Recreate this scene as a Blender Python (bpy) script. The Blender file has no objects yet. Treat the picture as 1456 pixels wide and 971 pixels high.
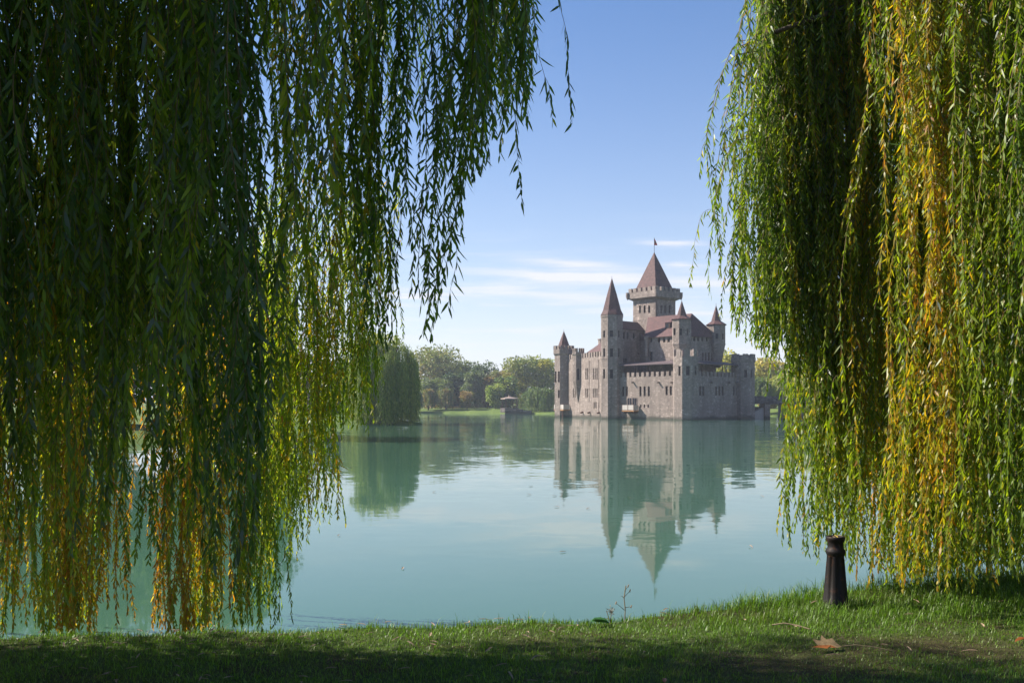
import bpy, bmesh, math, random
import numpy as np
from mathutils import Vector

# ------------------------------------------------------------------ camera, light, sky
S = bpy.context.scene
C = S.collection
R = math.radians
F, HOR, EYE = 1331.0, 574.0, 2.4        # focal length in photo pixels, horizon row, eye height above the water
cam = bpy.data.objects.new('camera', bpy.data.cameras.new('camera'))
C.objects.link(cam)
cam.data.sensor_width = 36.0
cam.data.lens = 36.0 * F / 1456.0
cam.data.shift_y = (HOR - 485.5) / 1456.0
cam.data.clip_start, cam.data.clip_end = 0.1, 8000
cam.location = (0, 0, EYE)
cam.rotation_euler = (R(90), 0, 0)
S.camera = cam

SUN_EL, SUN_BACK = 40.0, 14.0             # sun stands to the left and a little behind the castle
sdir = Vector((-math.cos(R(SUN_BACK)) * math.cos(R(SUN_EL)), math.sin(R(SUN_BACK)) * math.cos(R(SUN_EL)), math.sin(R(SUN_EL))))
sl = bpy.data.lights.new('sun', 'SUN')
sl.energy, sl.angle, sl.color = 5.0, R(0.53), (1.0, 0.93, 0.82)
sun = bpy.data.objects.new('sun', sl)
C.objects.link(sun)
sun.rotation_euler = sdir.to_track_quat('Z', 'Y').to_euler()

W = bpy.data.worlds.new('World')
S.world = W
W.use_nodes = True
nt = W.node_tree
nt.nodes.clear()


def N(t, typ, **kw):
    n = t.nodes.new(typ)
    for k, v in kw.items():
        if k.startswith('i_'):
            key = k[2:]
            n.inputs[int(key) if key.isdigit() else key].default_value = v
        else:
            setattr(n, k, v)
    return n


def mth(t, op, a, b=None, c=None):
    n = N(t, 'ShaderNodeMath', operation=op)
    for i, v in enumerate((a, b, c)):
        if v is None:
            continue
        if isinstance(v, (int, float)):
            n.inputs[i].default_value = v
        else:
            t.links.new(v, n.inputs[i])
    return n.outputs[0]


sky = N(nt, 'ShaderNodeTexSky', sky_type='NISHITA', sun_disc=False)
sky.sun_elevation = R(SUN_EL)
sky.sun_rotation = R(-90 + SUN_BACK)
sky.altitude, sky.air_density, sky.dust_density, sky.ozone_density = 300, 1.0, 0.6, 3.0
tc = N(nt, 'ShaderNodeTexCoord')
sx = N(nt, 'ShaderNodeSeparateXYZ')
nt.links.new(tc.outputs['Generated'], sx.inputs[0])
el = mth(nt, 'ARCSINE', sx.outputs[2])
az = mth(nt, 'ARCTAN2', sx.outputs[0], sx.outputs[1])
# thin high cloud: streaks stretched along the horizon, plus the few distinct wisps
cv = N(nt, 'ShaderNodeCombineXYZ')
nt.links.new(mth(nt, 'MULTIPLY', az, 5.0), cv.inputs[0])
nt.links.new(mth(nt, 'MULTIPLY', el, 60.0), cv.inputs[1])
cn = N(nt, 'ShaderNodeTexNoise', i_Scale=1.0, i_Detail=6.0, i_Roughness=0.62, i_Distortion=0.4)
nt.links.new(cv.outputs[0], cn.inputs['Vector'])
streak = N(nt, 'ShaderNodeMapRange', interpolation_type='SMOOTHSTEP')
nt.links.new(cn.outputs[0], streak.inputs[0])
streak.inputs[1].default_value, streak.inputs[2].default_value = 0.47, 0.75
band = mth(nt, 'MULTIPLY', mth(nt, 'EXPONENT', mth(nt, 'MULTIPLY', mth(nt, 'POWER', mth(nt, 'DIVIDE', mth(nt, 'SUBTRACT', el, 0.105), 0.05), 2.0), -1.0)), streak.outputs[0])
cloud = mth(nt, 'MULTIPLY', band, 0.55)
cn2 = N(nt, 'ShaderNodeTexNoise', i_Scale=3.0, i_Detail=5.0, i_Roughness=0.6)
veil = mth(nt, 'MULTIPLY', mth(nt, 'EXPONENT', mth(nt, 'MULTIPLY', mth(nt, 'ABSOLUTE', el), -5.8)), .88)
cloud = mth(nt, 'ADD', cloud, veil)
nt.links.new(cv.outputs[0], cn2.inputs['Vector'])
for (px, py, wx, wy, s) in ((820, 376, 62, 5.5, .62), (770, 391, 130, 5, .38), (955, 346, 42, 4.2, .6), (966, 377, 26, 4, .5), (720, 414, 60, 6, .34), (900, 398, 150, 7, .3), (830, 424, 60, 7, .3), (1010, 402, 60, 8, .3)):
    a0, e0 = math.atan((px - 728) / F), math.atan((HOR - py) / F * math.cos(math.atan((px - 728) / F)))
    dx = mth(nt, 'POWER', mth(nt, 'DIVIDE', mth(nt, 'SUBTRACT', az, a0), wx / F), 2.0)
    tilt = mth(nt, 'MULTIPLY', mth(nt, 'SUBTRACT', az, a0), 0.06)
    wob = mth(nt, 'MULTIPLY', mth(nt, 'SUBTRACT', cn2.outputs[0], 0.5), 0.012)
    dy = mth(nt, 'POWER', mth(nt, 'DIVIDE', mth(nt, 'ADD', mth(nt, 'ADD', mth(nt, 'SUBTRACT', el, e0), tilt), wob), wy / F), 2.0)
    g = mth(nt, 'EXPONENT', mth(nt, 'MULTIPLY', mth(nt, 'ADD', dx, dy), -1.0))
    cloud = mth(nt, 'ADD', cloud, mth(nt, 'MULTIPLY', g, s * .8))
cloud = mth(nt, 'MINIMUM', cloud, 0.9)
hs = N(nt, 'ShaderNodeHueSaturation')
hs.inputs['Saturation'].default_value = 1.27
hs.inputs['Hue'].default_value = 0.505
nt.links.new(sky.outputs[0], hs.inputs['Color'])
mx = N(nt, 'ShaderNodeMix', data_type='RGBA')
nt.links.new(cloud, mx.inputs[0])
nt.links.new(hs.outputs[0], mx.inputs[6])
mx.inputs[7].default_value = (5.9, 5.85, 6.35, 1)
bg = N(nt, 'ShaderNodeBackground')
bg.inputs[1].default_value = 0.085
nt.links.new(mx.outputs[2], bg.inputs[0])
wo = N(nt, 'ShaderNodeOutputWorld')
nt.links.new(bg.outputs[0], wo.inputs[0])

S.view_settings.view_transform = 'Standard'
S.view_settings.look = 'None'
S.view_settings.gamma = 1
S.view_settings.exposure = 1.0
S.view_settings.use_curve_mapping = False
S.cycles.max_bounces = 8
S.cycles.transmission_bounces = 6
S.cycles.use_denoising = True
S.cycles.caustics_reflective = False
S.cycles.caustics_refractive = False

rng = np.random.default_rng(7)
random.seed(7)


# ------------------------------------------------------------------ helpers: materials
def mat(name):
    m = bpy.data.materials.new(name)
    m.use_nodes = True
    t = m.node_tree
    p = t.nodes['Principled BSDF']
    return m, t, p


def ramp(t, fac, stops):
    r = N(t, 'ShaderNodeValToRGB')
    el_ = r.color_ramp.elements
    while len(el_) < len(stops):
        el_.new(0.5)
    for e, (pos, c) in zip(el_, stops):
        e.position = pos
        e.color = (*c, 1)
    t.links.new(fac, r.inputs[0])
    return r.outputs[0]


def bump(t, p, height, strength, dist):
    b = N(t, 'ShaderNodeBump')
    b.inputs['Strength'].default_value = strength
    b.inputs['Distance'].default_value = dist
    t.links.new(height, b.inputs['Height'])
    t.links.new(b.outputs[0], p.inputs['Normal'])
    return b


def leafmat(name, trans=0.42, rough=0.42, spec=0.5, tint=(1.25, 1.35, 0.55)):
    m, t, p = mat(name)
    a = N(t, 'ShaderNodeAttribute', attribute_name='leaf_colour')
    t.links.new(a.outputs['Color'], p.inputs['Base Color'])
    p.inputs['Roughness'].default_value = rough
    p.inputs['Specular IOR Level'].default_value = spec
    tr = N(t, 'ShaderNodeBsdfTranslucent')
    v = N(t, 'ShaderNodeMix', data_type='RGBA', blend_type='MULTIPLY')
    v.inputs[0].default_value = 1.0
    t.links.new(a.outputs['Color'], v.inputs[6])
    v.inputs[7].default_value = (*tint, 1)
    v.clamp_result = False
    t.links.new(v.outputs[2], tr.inputs[0])
    ms = N(t, 'ShaderNodeMixShader')
    ms.inputs[0].default_value = trans
    t.links.new(p.outputs[0], ms.inputs[1])
    t.links.new(tr.outputs[0], ms.inputs[2])
    t.links.new(ms.outputs[0], t.nodes['Material Output'].inputs[0])
    return m


M = {}
M['willow_leaf'] = leafmat('willow_leaf', .5, .43, .5, (2.3, 2.2, .7))
M['far_leaf'] = leafmat('far_leaf', .25, .6, .3)
M['grass'] = leafmat('grass_blade', .4, .45, .4, (1.3, 1.5, .5))


def plain(name, col, rough=.6, var=.25, scale=8.0, bmp=.2, bdist=.02, metal=0.0, spec=.5):
    m, t, p = mat(name)
    tcn = N(t, 'ShaderNodeTexCoord')
    n = N(t, 'ShaderNodeTexNoise', i_Scale=scale, i_Detail=6.0, i_Roughness=.65)
    t.links.new(tcn.outputs['Object'], n.inputs['Vector'])
    lo = tuple(max(0, c * (1 - var)) for c in col)
    hi = tuple(c * (1 + var) for c in col)
    t.links.new(ramp(t, n.outputs[0], ((.3, lo), (.7, hi))), p.inputs['Base Color'])
    p.inputs['Roughness'].default_value = rough
    p.inputs['Metallic'].default_value = metal
    p.inputs['Specular IOR Level'].default_value = spec
    if bmp:
        bump(t, p, n.outputs[0], bmp, bdist)
    return m


M['bark'] = plain('bark', (.09, .065, .045), .9, .5, 14, .7, .03)
M['twig'] = plain('twig', (.16, .11, .04), .7, .3, 20, 0)
M['wood'] = plain('dark_wood', (.09, .045, .03), .6, .3, 6, .2)
M['orange_wood'] = plain('varnished_wood', (.38, .19, .08), .5, .25, 6, .1)
M['white'] = plain('white_paint', (.45, .4, .36), .6, .1, 5, .05)
M['slate'] = plain('terrace_roof_felt', (.1, .07, .075), .8, .25, 4, .2)
M['iron'] = plain('painted_iron', (.009, .006, .0065), .62, .5, 24, .3, .004, 0, .22)
m, t, p = mat('painted_iron')
tcn = N(t, 'ShaderNodeTexCoord')
n1 = N(t, 'ShaderNodeTexNoise', i_Scale=14.0, i_Detail=8.0, i_Roughness=.7)
t.links.new(tcn.outputs['Object'], n1.inputs['Vector'])
t.links.new(ramp(t, n1.outputs[0], ((.0, (.008, .006, .0065)), (.56, (.011, .008, .008)), (.64, (.05, .02, .01)), (.75, (.09, .045, .025)))), p.inputs['Base Color'])
p.inputs['Roughness'].default_value = .6
p.inputs['Specular IOR Level'].default_value = .25
bump(t, p, n1.outputs[0], .5, .006)
M['iron'] = m
M['flag'] = plain('flag_cloth', (.5, .06, .04), .8, .2, 4, 0)
M['flag_dark'] = plain('flag_cloth_green', (.03, .1, .08), .8, .2, 4, 0)
M['dry'] = plain('dry_leaf', (.26, .18, .115), .8, .45, 25, 0)
M['dry_yellow'] = plain('yellow_leaf', (.34, .24, .03), .7, .3, 25, 0)
M['dock'] = plain('broad_green_leaf', (.04, .13, .025), .45, .3, 25, 0)
M['stalk'] = plain('dry_stalk', (.2, .15, .09), .85, .3, 25, 0)
M['maple'] = plain('maple_leaf', (.27, .18, .085), .75, .45, 30, .2, .004)
M['maple_orange'] = plain('maple_leaf_orange', (.2, .06, .01), .6, .4, 30, .2, .004)
M['gazebo_roof'] = plain('gazebo_roof', (.3, .22, .18), .8, .15, 2, .1)

m, t, p = mat('window_glass')
p.inputs['Base Color'].default_value = (.02, .022, .03, 1)
p.inputs['Roughness'].default_value = .15
p.inputs['Specular IOR Level'].default_value = .12
M['glass'] = m


def stone(name, c1, c2, c3, mortar, scale=2.6):
    m, t, p = mat(name)
    tcn = N(t, 'ShaderNodeTexCoord')
    mp = N(t, 'ShaderNodeMapping')
    mp.inputs['Scale'].default_value = (1, 1, 1.35)
    t.links.new(tcn.outputs['Object'], mp.inputs[0])
    v = N(t, 'ShaderNodeTexVoronoi', i_Scale=scale)
    v.inputs['Randomness'].default_value = .9
    t.links.new(mp.outputs[0], v.inputs['Vector'])
    e = N(t, 'ShaderNodeTexVoronoi', feature='DISTANCE_TO_EDGE', i_Scale=scale)
    e.inputs['Randomness'].default_value = .9
    t.links.new(mp.outputs[0], e.inputs['Vector'])
    sp = N(t, 'ShaderNodeSeparateColor')
    t.links.new(v.outputs['Color'], sp.inputs[0])
    col = ramp(t, sp.outputs[0], ((0, c1), (.5, c2), (.86, c3), (1, tuple(c * 1.35 for c in c3))))
    n = N(t, 'ShaderNodeTexNoise', i_Scale=.35, i_Detail=5.0, i_Roughness=.6)
    t.links.new(tcn.outputs['Object'], n.inputs['Vector'])
    mr = N(t, 'ShaderNodeMapRange')
    t.links.new(n.outputs[0], mr.inputs[0])
    mr.inputs[1].default_value, mr.inputs[2].default_value, mr.inputs[3].default_value, mr.inputs[4].default_value = .3, .7, .78, 1.18
    sc_ = N(t, 'ShaderNodeVectorMath', operation='SCALE')
    t.links.new(col, sc_.inputs[0])
    t.links.new(mr.outputs[0], sc_.inputs['Scale'])
    ed = N(t, 'ShaderNodeMapRange')
    t.links.new(e.outputs[0], ed.inputs[0])
    ed.inputs[1].default_value, ed.inputs[2].default_value = .02, .09
    mps = N(t, 'ShaderNodeMapping')
    mps.inputs['Scale'].default_value = (1.3, 1.3, .11)
    t.links.new(tcn.outputs['Object'], mps.inputs[0])
    stn = N(t, 'ShaderNodeTexNoise', i_Scale=1.0, i_Detail=5.0, i_Roughness=.65)
    t.links.new(mps.outputs[0], stn.inputs['Vector'])
    stm = N(t, 'ShaderNodeMapRange')
    t.links.new(stn.outputs[0], stm.inputs[0])
    stm.inputs[1].default_value, stm.inputs[2].default_value, stm.inputs[3].default_value, stm.inputs[4].default_value = .3, .62, .6, 1.06
    sc2 = N(t, 'ShaderNodeVectorMath', operation='SCALE')
    t.links.new(sc_.outputs[0], sc2.inputs[0])
    t.links.new(stm.outputs[0], sc2.inputs['Scale'])
    mm = N(t, 'ShaderNodeMix', data_type='RGBA')
    t.links.new(ed.outputs[0], mm.inputs[0])
    mm.inputs[6].default_value = (*mortar, 1)
    t.links.new(sc2.outputs[0], mm.inputs[7])
    # wet, algae-stained course just above the lake
    gz = N(t, 'ShaderNodeNewGeometry')
    sz = N(t, 'ShaderNodeSeparateXYZ')
    t.links.new(gz.outputs['Position'], sz.inputs[0])
    wz = mth(t, 'ADD', sz.outputs[2], mth(t, 'MULTIPLY', mth(t, 'SUBTRACT', n.outputs[0], .5), 1.2))
    wet = N(t, 'ShaderNodeMapRange')
    t.links.new(wz, wet.inputs[0])
    wet.inputs[1].default_value, wet.inputs[2].default_value, wet.inputs[3].default_value, wet.inputs[4].default_value = .2, .65, .9, 0
    wm = N(t, 'ShaderNodeMix', data_type='RGBA')
    t.links.new(wet.outputs[0], wm.inputs[0])
    t.links.new(mm.outputs[2], wm.inputs[6])
    wm.inputs[7].default_value = (.05, .05, .034, 1)
    t.links.new(wm.outputs[2], p.inputs['Base Color'])
    p.inputs['Roughness'].default_value = .85
    bump(t, p, ed.outputs[0], .8, .06)
    return m


M['stone'] = stone('rubble_stone', (.243, .190, .163), (.288, .226, .193), (.338, .268, .230), (.246, .193, .165), 3.0)
M['stone_dark'] = stone('grey_rubble_stone', (.1, .085, .08), (.16, .135, .125), (.22, .19, .17), (.12, .1, .09), 1.8)


def shingles(name, c):
    m, t, p = mat(name)
    tcn = N(t, 'ShaderNodeTexCoord')
    sp = N(t, 'ShaderNodeSeparateXYZ')
    t.links.new(tcn.outputs['Object'], sp.inputs[0])
    row = mth(t, 'FRACT', mth(t, 'MULTIPLY', sp.outputs[2], 4.5))
    v = N(t, 'ShaderNodeTexVoronoi', i_Scale=4.5)
    t.links.new(tcn.outputs['Object'], v.inputs['Vector'])
    s2 = N(t, 'ShaderNodeSeparateColor')
    t.links.new(v.outputs['Color'], s2.inputs[0])
    n = N(t, 'ShaderNodeTexNoise', i_Scale=.7, i_Detail=5.0)
    t.links.new(tcn.outputs['Object'], n.inputs['Vector'])
    f = mth(t, 'ADD', mth(t, 'MULTIPLY', s2.outputs[0], .6), mth(t, 'MULTIPLY', n.outputs[0], .4))
    col = ramp(t, f, ((.15, tuple(x * .6 for x in c)), (.5, c), (.85, tuple(x * 1.45 for x in c))))
    t.links.new(col, p.inputs['Base Color'])
    p.inputs['Roughness'].default_value = .75
    bump(t, p, row, .5, .04)
    return m


M['shingle'] = shingles('roof_shingle', (.082, .034, .031))

# lake water: opaque milky green, nearly still, broad wind streaks further out
m, t, p = mat('lake_water')
gz = N(t, 'ShaderNodeNewGeometry')
p.inputs['Base Color'].default_value = (.052, .122, .080, 1)
p.inputs['Roughness'].default_value = .035
p.inputs['IOR'].default_value = 1.333
mp = N(t, 'ShaderNodeMapping')
mp.inputs['Scale'].default_value = (.75, 1.5, 1)
t.links.new(gz.outputs['Position'], mp.inputs[0])
n1 = N(t, 'ShaderNodeTexNoise', i_Scale=2.2, i_Detail=4.0, i_Roughness=.6)
t.links.new(mp.outputs[0], n1.inputs['Vector'])
n2 = N(t, 'ShaderNodeTexNoise', i_Scale=.3, i_Detail=3.0)
t.links.new(mp.outputs[0], n2.inputs['Vector'])
mp3 = N(t, 'ShaderNodeMapping')
mp3.inputs['Scale'].default_value = (.012, .05, 1)
t.links.new(gz.outputs['Position'], mp3.inputs[0])
n3 = N(t, 'ShaderNodeTexNoise', i_Scale=1.0, i_Detail=4.0, i_Roughness=.6)
t.links.new(mp3.outputs[0], n3.inputs['Vector'])
wind = N(t, 'ShaderNodeMapRange', interpolation_type='SMOOTHSTEP')
t.links.new(n3.outputs[0], wind.inputs[0])
wind.inputs[1].default_value, wind.inputs[2].default_value, wind.inputs[3].default_value, wind.inputs[4].default_value = .42, .64, .3, 1.0
sp = N(t, 'ShaderNodeSeparateXYZ')
t.links.new(gz.outputs['Position'], sp.inputs[0])
far = N(t, 'ShaderNodeMapRange', interpolation_type='SMOOTHSTEP')
t.links.new(sp.outputs[1], far.inputs[0])
far.inputs[1].default_value, far.inputs[2].default_value, far.inputs[3].default_value, far.inputs[4].default_value = 10, 55, .02, .125
amp = mth(t, 'MULTIPLY', wind.outputs[0], far.outputs[0])
comp = []
ch1 = N(t, 'ShaderNodeSeparateColor')
t.links.new(n1.outputs['Color'], ch1.inputs[0])
ch2 = N(t, 'ShaderNodeSeparateColor')
t.links.new(n2.outputs['Color'], ch2.inputs[0])
cmb = N(t, 'ShaderNodeCombineXYZ')
for i in range(2):
    k = mth(t, 'ADD', mth(t, 'MULTIPLY', mth(t, 'SUBTRACT', ch1.outputs[i], .5), 1.0), mth(t, 'MULTIPLY', mth(t, 'SUBTRACT', ch2.outputs[i], .5), .5))
    t.links.new(mth(t, 'MULTIPLY', k, amp), cmb.inputs[i])
cmb.inputs[2].default_value = 1.0
nn = N(t, 'ShaderNodeVectorMath', operation='NORMALIZE')
t.links.new(cmb.outputs[0], nn.inputs[0])
t.links.new(nn.outputs[0], p.inputs['Normal'])
M['water'] = m

# ground: turf with worn brown earth
m, t, p = mat('turf')
gz = N(t, 'ShaderNodeNewGeometry')
n1 = N(t, 'ShaderNodeTexNoise', i_Scale=2.2, i_Detail=8.0, i_Roughness=.7)
t.links.new(gz.outputs['Position'], n1.inputs['Vector'])
n2 = N(t, 'ShaderNodeTexNoise', i_Scale=40.0, i_Detail=5.0, i_Roughness=.7)
t.links.new(gz.outputs['Position'], n2.inputs['Vector'])
cg = ramp(t, n2.outputs[0], ((.3, (.03, .05, .012)), (.55, (.07, .105, .025)), (.75, (.12, .11, .05))))
ce = ramp(t, n2.outputs[0], ((.3, (.03, .026, .012)), (.6, (.075, .062, .028)), (.8, (.14, .11, .06))))
mk = N(t, 'ShaderNodeMapRange', interpolation_type='SMOOTHSTEP')
t.links.new(n1.outputs[0], mk.inputs[0])
mk.inputs[1].default_value, mk.inputs[2].default_value = .5, .66
mm = N(t, 'ShaderNodeMix', data_type='RGBA')
wa = N(t, 'ShaderNodeAttribute', attribute_name='wear')
t.links.new(mth(t, 'MINIMUM', mth(t, 'ADD', mk.outputs[0], wa.outputs['Fac']), 1.0), mm.inputs[0])
t.links.new(cg, mm.inputs[6])
t.links.new(ce, mm.inputs[7])
# far lawns are plain mown grass
sp = N(t, 'ShaderNodeSeparateXYZ')
t.links.new(gz.outputs['Position'], sp.inputs[0])
fy = N(t, 'ShaderNodeMapRange')
t.links.new(sp.outputs[1], fy.inputs[0])
fy.inputs[1].default_value, fy.inputs[2].default_value = 14, 40
n4 = N(t, 'ShaderNodeTexNoise', i_Scale=.25, i_Detail=6.0)
t.links.new(gz.outputs['Position'], n4.inputs['Vector'])
lawn = ramp(t, n4.outputs[0], ((.3, (.075, .12, .025)), (.7, (.14, .19, .045))))
m2 = N(t, 'ShaderNodeMix', data_type='RGBA')
t.links.new(fy.outputs[0], m2.inputs[0])
t.links.new(mm.outputs[2], m2.inputs[6])
t.links.new(lawn, m2.inputs[7])
t.links.new(m2.outputs[2], p.inputs['Base Color'])
p.inputs['Roughness'].default_value = .95
p.inputs['Specular IOR Level'].default_value = .15
bump(t, p, n2.outputs[0], .9, .03)
M['turf'] = m


# ------------------------------------------------------------------ helpers: objects and meshes
def empty(name, loc, label=None, cat=None, group=None, parent=None):
    o = bpy.data.objects.new(name, None)
    C.objects.link(o)
    o.empty_display_size = .3
    o.location = loc
    if parent:
        o.parent = parent
    if label:
        tag(o, label, cat, group)
    return o


def tag(o, label=None, cat=None, group=None, kind=None):
    if label:
        o['label'] = label
    if cat:
        o['category'] = cat
    if group:
        o['group'] = group
    if kind:
        o['kind'] = kind
    return o


def link(name, me, mats, parent=None, loc=(0, 0, 0)):
    o = bpy.data.objects.new(name, me)
    C.objects.link(o)
    o.location = loc
    for m in (mats if isinstance(mats, (list, tuple)) else [mats]):
        me.materials.append(m)
    if parent:
        o.parent = parent
    return o


def mesh_np(name, chunks, colour=True):
    """chunks: (verts (n,3), [faces (k,3|4) arrays], colour (n,3) or None, material index)"""
    V, cols, ltot, loops, mi = [], [], [], [], []
    off = 0
    for v, faces, col, m_ in chunks:
        V.append(v)
        cols.append(col if col is not None else np.full((len(v), 3), .1))
        for f in faces:
            if len(f) == 0:
                continue
            loops.append((f + off).ravel())
            ltot.append(np.full(len(f), f.shape[1], np.int32))
            mi.append(np.full(len(f), m_, np.int32))
        off += len(v)
    V = np.concatenate(V).astype(np.float32)
    loops = np.concatenate(loops).astype(np.int32)
    ltot = np.concatenate(ltot)
    mi = np.concatenate(mi)
    me = bpy.data.meshes.new(name)
    me.vertices.add(len(V))
    me.vertices.foreach_set('co', V.ravel())
    me.loops.add(len(loops))
    me.loops.foreach_set('vertex_index', loops)
    me.polygons.add(len(ltot))
    st = np.zeros(len(ltot), np.int32)
    st[1:] = np.cumsum(ltot)[:-1]
    me.polygons.foreach_set('loop_start', st)
    me.polygons.foreach_set('material_index', mi)
    me.update(calc_edges=True)
    if colour:
        a = me.attributes.new('leaf_colour', 'FLOAT_COLOR', 'POINT')
        cc = np.concatenate(cols).astype(np.float32)
        cc = np.concatenate([cc, np.ones((len(cc), 1), np.float32)], 1)
        a.data.foreach_set('color', cc.ravel())
    return me


def nrmz(a):
    return a / np.maximum(np.linalg.norm(a, axis=-1, keepdims=True), 1e-9)


def leaf_chunk(pos, d, L, Wd, col, m_=0, curl=.12):
    """six-cornered lance-shaped leaves, slightly curled"""
    n = len(pos)
    nr = nrmz(np.cross(d, rng.normal(size=(n, 3))))
    sd = np.cross(d, nr)
    L, Wd = L[:, None], Wd[:, None]
    cu = (curl * rng.normal(size=(n, 1)))
    v = np.empty((n, 6, 3))
    v[:, 0] = pos
    v[:, 1] = pos + d * L * .3 + sd * Wd * .5 + nr * L * cu * .09
    v[:, 2] = pos + d * L * .3 - sd * Wd * .5 + nr * L * cu * .09
    v[:, 3] = pos + d * L * .66 + sd * Wd * .4 + nr * L * cu * .44
    v[:, 4] = pos + d * L * .66 - sd * Wd * .4 + nr * L * cu * .44
    v[:, 5] = pos + d * L + nr * L * cu
    b = np.arange(n)[:, None] * 6
    tri = np.concatenate([b + [0, 2, 1], b + [3, 4, 5]])
    quad = b + [1, 2, 4, 3]
    return (v.reshape(-1, 3), [tri, quad], np.repeat(col, 6, 0), m_)


def patch_chunk(pos, d, L, Wd, col, m_=0):
    """four-cornered leaf sprays for distant trees"""
    n = len(pos)
    nr = nrmz(np.cross(d, rng.normal(size=(n, 3))))
    sd = np.cross(d, nr)
    L, Wd = L[:, None], Wd[:, None]
    v = np.empty((n, 4, 3))
    v[:, 0] = pos
    v[:, 1] = pos + d * L * .45 + sd * Wd * .5
    v[:, 2] = pos + d * L
    v[:, 3] = pos + d * L * .5 - sd * Wd * .5
    b = np.arange(n)[:, None] * 4
    return (v.reshape(-1, 3), [b + [0, 1, 2, 3]], np.repeat(col, 4, 0), m_)


def tube_chunk(P, rad, m_=1, sides=3, col=(.1, .08, .03)):
    """P (S,K,3) polylines of equal length, rad (S,K)"""
    Sn, K, _ = P.shape
    T = nrmz(np.gradient(P, axis=1))
    ref = np.zeros_like(T)
    ref[..., 0] = 1
    ref[np.abs(T[..., 0]) > .9] = (0, 1, 0)
    a = nrmz(np.cross(T, ref))
    b = np.cross(T, a)
    ang = np.arange(sides) * 2 * math.pi / sides
    v = P[:, :, None, :] + rad[:, :, None, None] * (np.cos(ang)[None, None, :, None] * a[:, :, None, :] + np.sin(ang)[None, None, :, None] * b[:, :, None, :])
    idx = np.arange(Sn * K * sides).reshape(Sn, K, sides)
    q = np.stack([idx[:, :-1], np.roll(idx, -1, 2)[:, :-1], np.roll(idx, -1, 2)[:, 1:], idx[:, 1:]], -1).reshape(-1, 4)
    return (v.reshape(-1, 3), [q], np.tile(np.array(col), (Sn * K * sides, 1)), m_)


class MB:
    """collects faces into one mesh"""
    def __init__(s):
        s.v, s.f, s.m = [], [], []

    def face(s, pts, m_=0):
        i = len(s.v)
        s.v += [tuple(p_) for p_ in pts]
        s.f.append(tuple(range(i, i + len(pts))))
        s.m.append(m_)

    def prism(s, poly, z0, z1, m_=0, poly2=None, caps=(True, True)):
        """poly: xy points; poly2: xy points at the top"""
        q = poly2 or poly
        n = len(poly)
        for i in range(n):
            j = (i + 1) % n
            s.face([(*poly[i], z0), (*poly[j], z0), (*q[j], z1), (*q[i], z1)], m_)
        if caps[0]:
            s.face([(*a, z0) for a in reversed(poly)], m_)
        if caps[1]:
            s.face([(*a, z1) for a in q], m_)

    def box(s, o, ax, ay, lx, ly, z0, z1, m_=0):
        o, ax, ay = np.array(o), np.array(ax), np.array(ay)
        s.prism([tuple(o), tuple(o + ax * lx), tuple(o + ax * lx + ay * ly), tuple(o + ay * ly)], z0, z1, m_)

    def cone(s, poly, z0, apex, m_=0):
        for i in range(len(poly)):
            s.face([(*poly[i], z0), (*poly[(i + 1) % len(poly)], z0), apex], m_)

    def tube(s, a, b, r0, r1, n=8, m_=0, caps=True):
        a, b = Vector(a), Vector(b)
        d = (b - a).normalized()
        u_ = d.orthogonal().normalized()
        w_ = d.cross(u_)
        A = [a + r0 * (math.cos(k * 2 * math.pi / n) * u_ + math.sin(k * 2 * math.pi / n) * w_) for k in range(n)]
        B = [b + r1 * (math.cos(k * 2 * math.pi / n) * u_ + math.sin(k * 2 * math.pi / n) * w_) for k in range(n)]
        for k in range(n):
            s.face([A[k], A[(k + 1) % n], B[(k + 1) % n], B[k]], m_)
        if caps:
            s.face(A[::-1], m_)
            s.face(B, m_)

    def lathe(s, c, prof, n=24, m_=0):
        for (r0, z0), (r1, z1) in zip(prof[:-1], prof[1:]):
            for k in range(n):
                a, b = k * 2 * math.pi / n, (k + 1) * 2 * math.pi / n
                s.face([(c[0] + r0 * math.cos(a), c[1] + r0 * math.sin(a), z0), (c[0] + r0 * math.cos(b), c[1] + r0 * math.sin(b), z0),
                        (c[0] + r1 * math.cos(b), c[1] + r1 * math.sin(b), z1), (c[0] + r1 * math.cos(a), c[1] + r1 * math.sin(a), z1)], m_)

    def build(s, name, mats, parent=None, smooth=False, weld=True):
        me = bpy.data.meshes.new(name)
        me.from_pydata(s.v, [], s.f)
        me.polygons.foreach_set('material_index', s.m)
        if weld:
            bm = bmesh.new()
            bm.from_mesh(me)
            bmesh.ops.remove_doubles(bm, verts=bm.verts, dist=.0005)
            bmesh.ops.recalc_face_normals(bm, faces=bm.faces)
            bm.to_mesh(me)
            bm.free()
        if smooth:
            me.polygons.foreach_set('use_smooth', [True] * len(me.polygons))
        off = (0, 0, 0)
        o = link(name, me, mats, parent)
        if parent:
            o.matrix_parent_inverse.identity()
            off = world_of(parent)
            o.location = (-off[0], -off[1], -off[2])
        return o


def world_of(o):
    x = Vector((0, 0, 0))
    while o:
        x += o.location
        o = o.parent
    return x


def px2x(px, d):
    return (px - 728) / F * d


def py2z(py, d):
    return EYE + (HOR - py) / F * d


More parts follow.
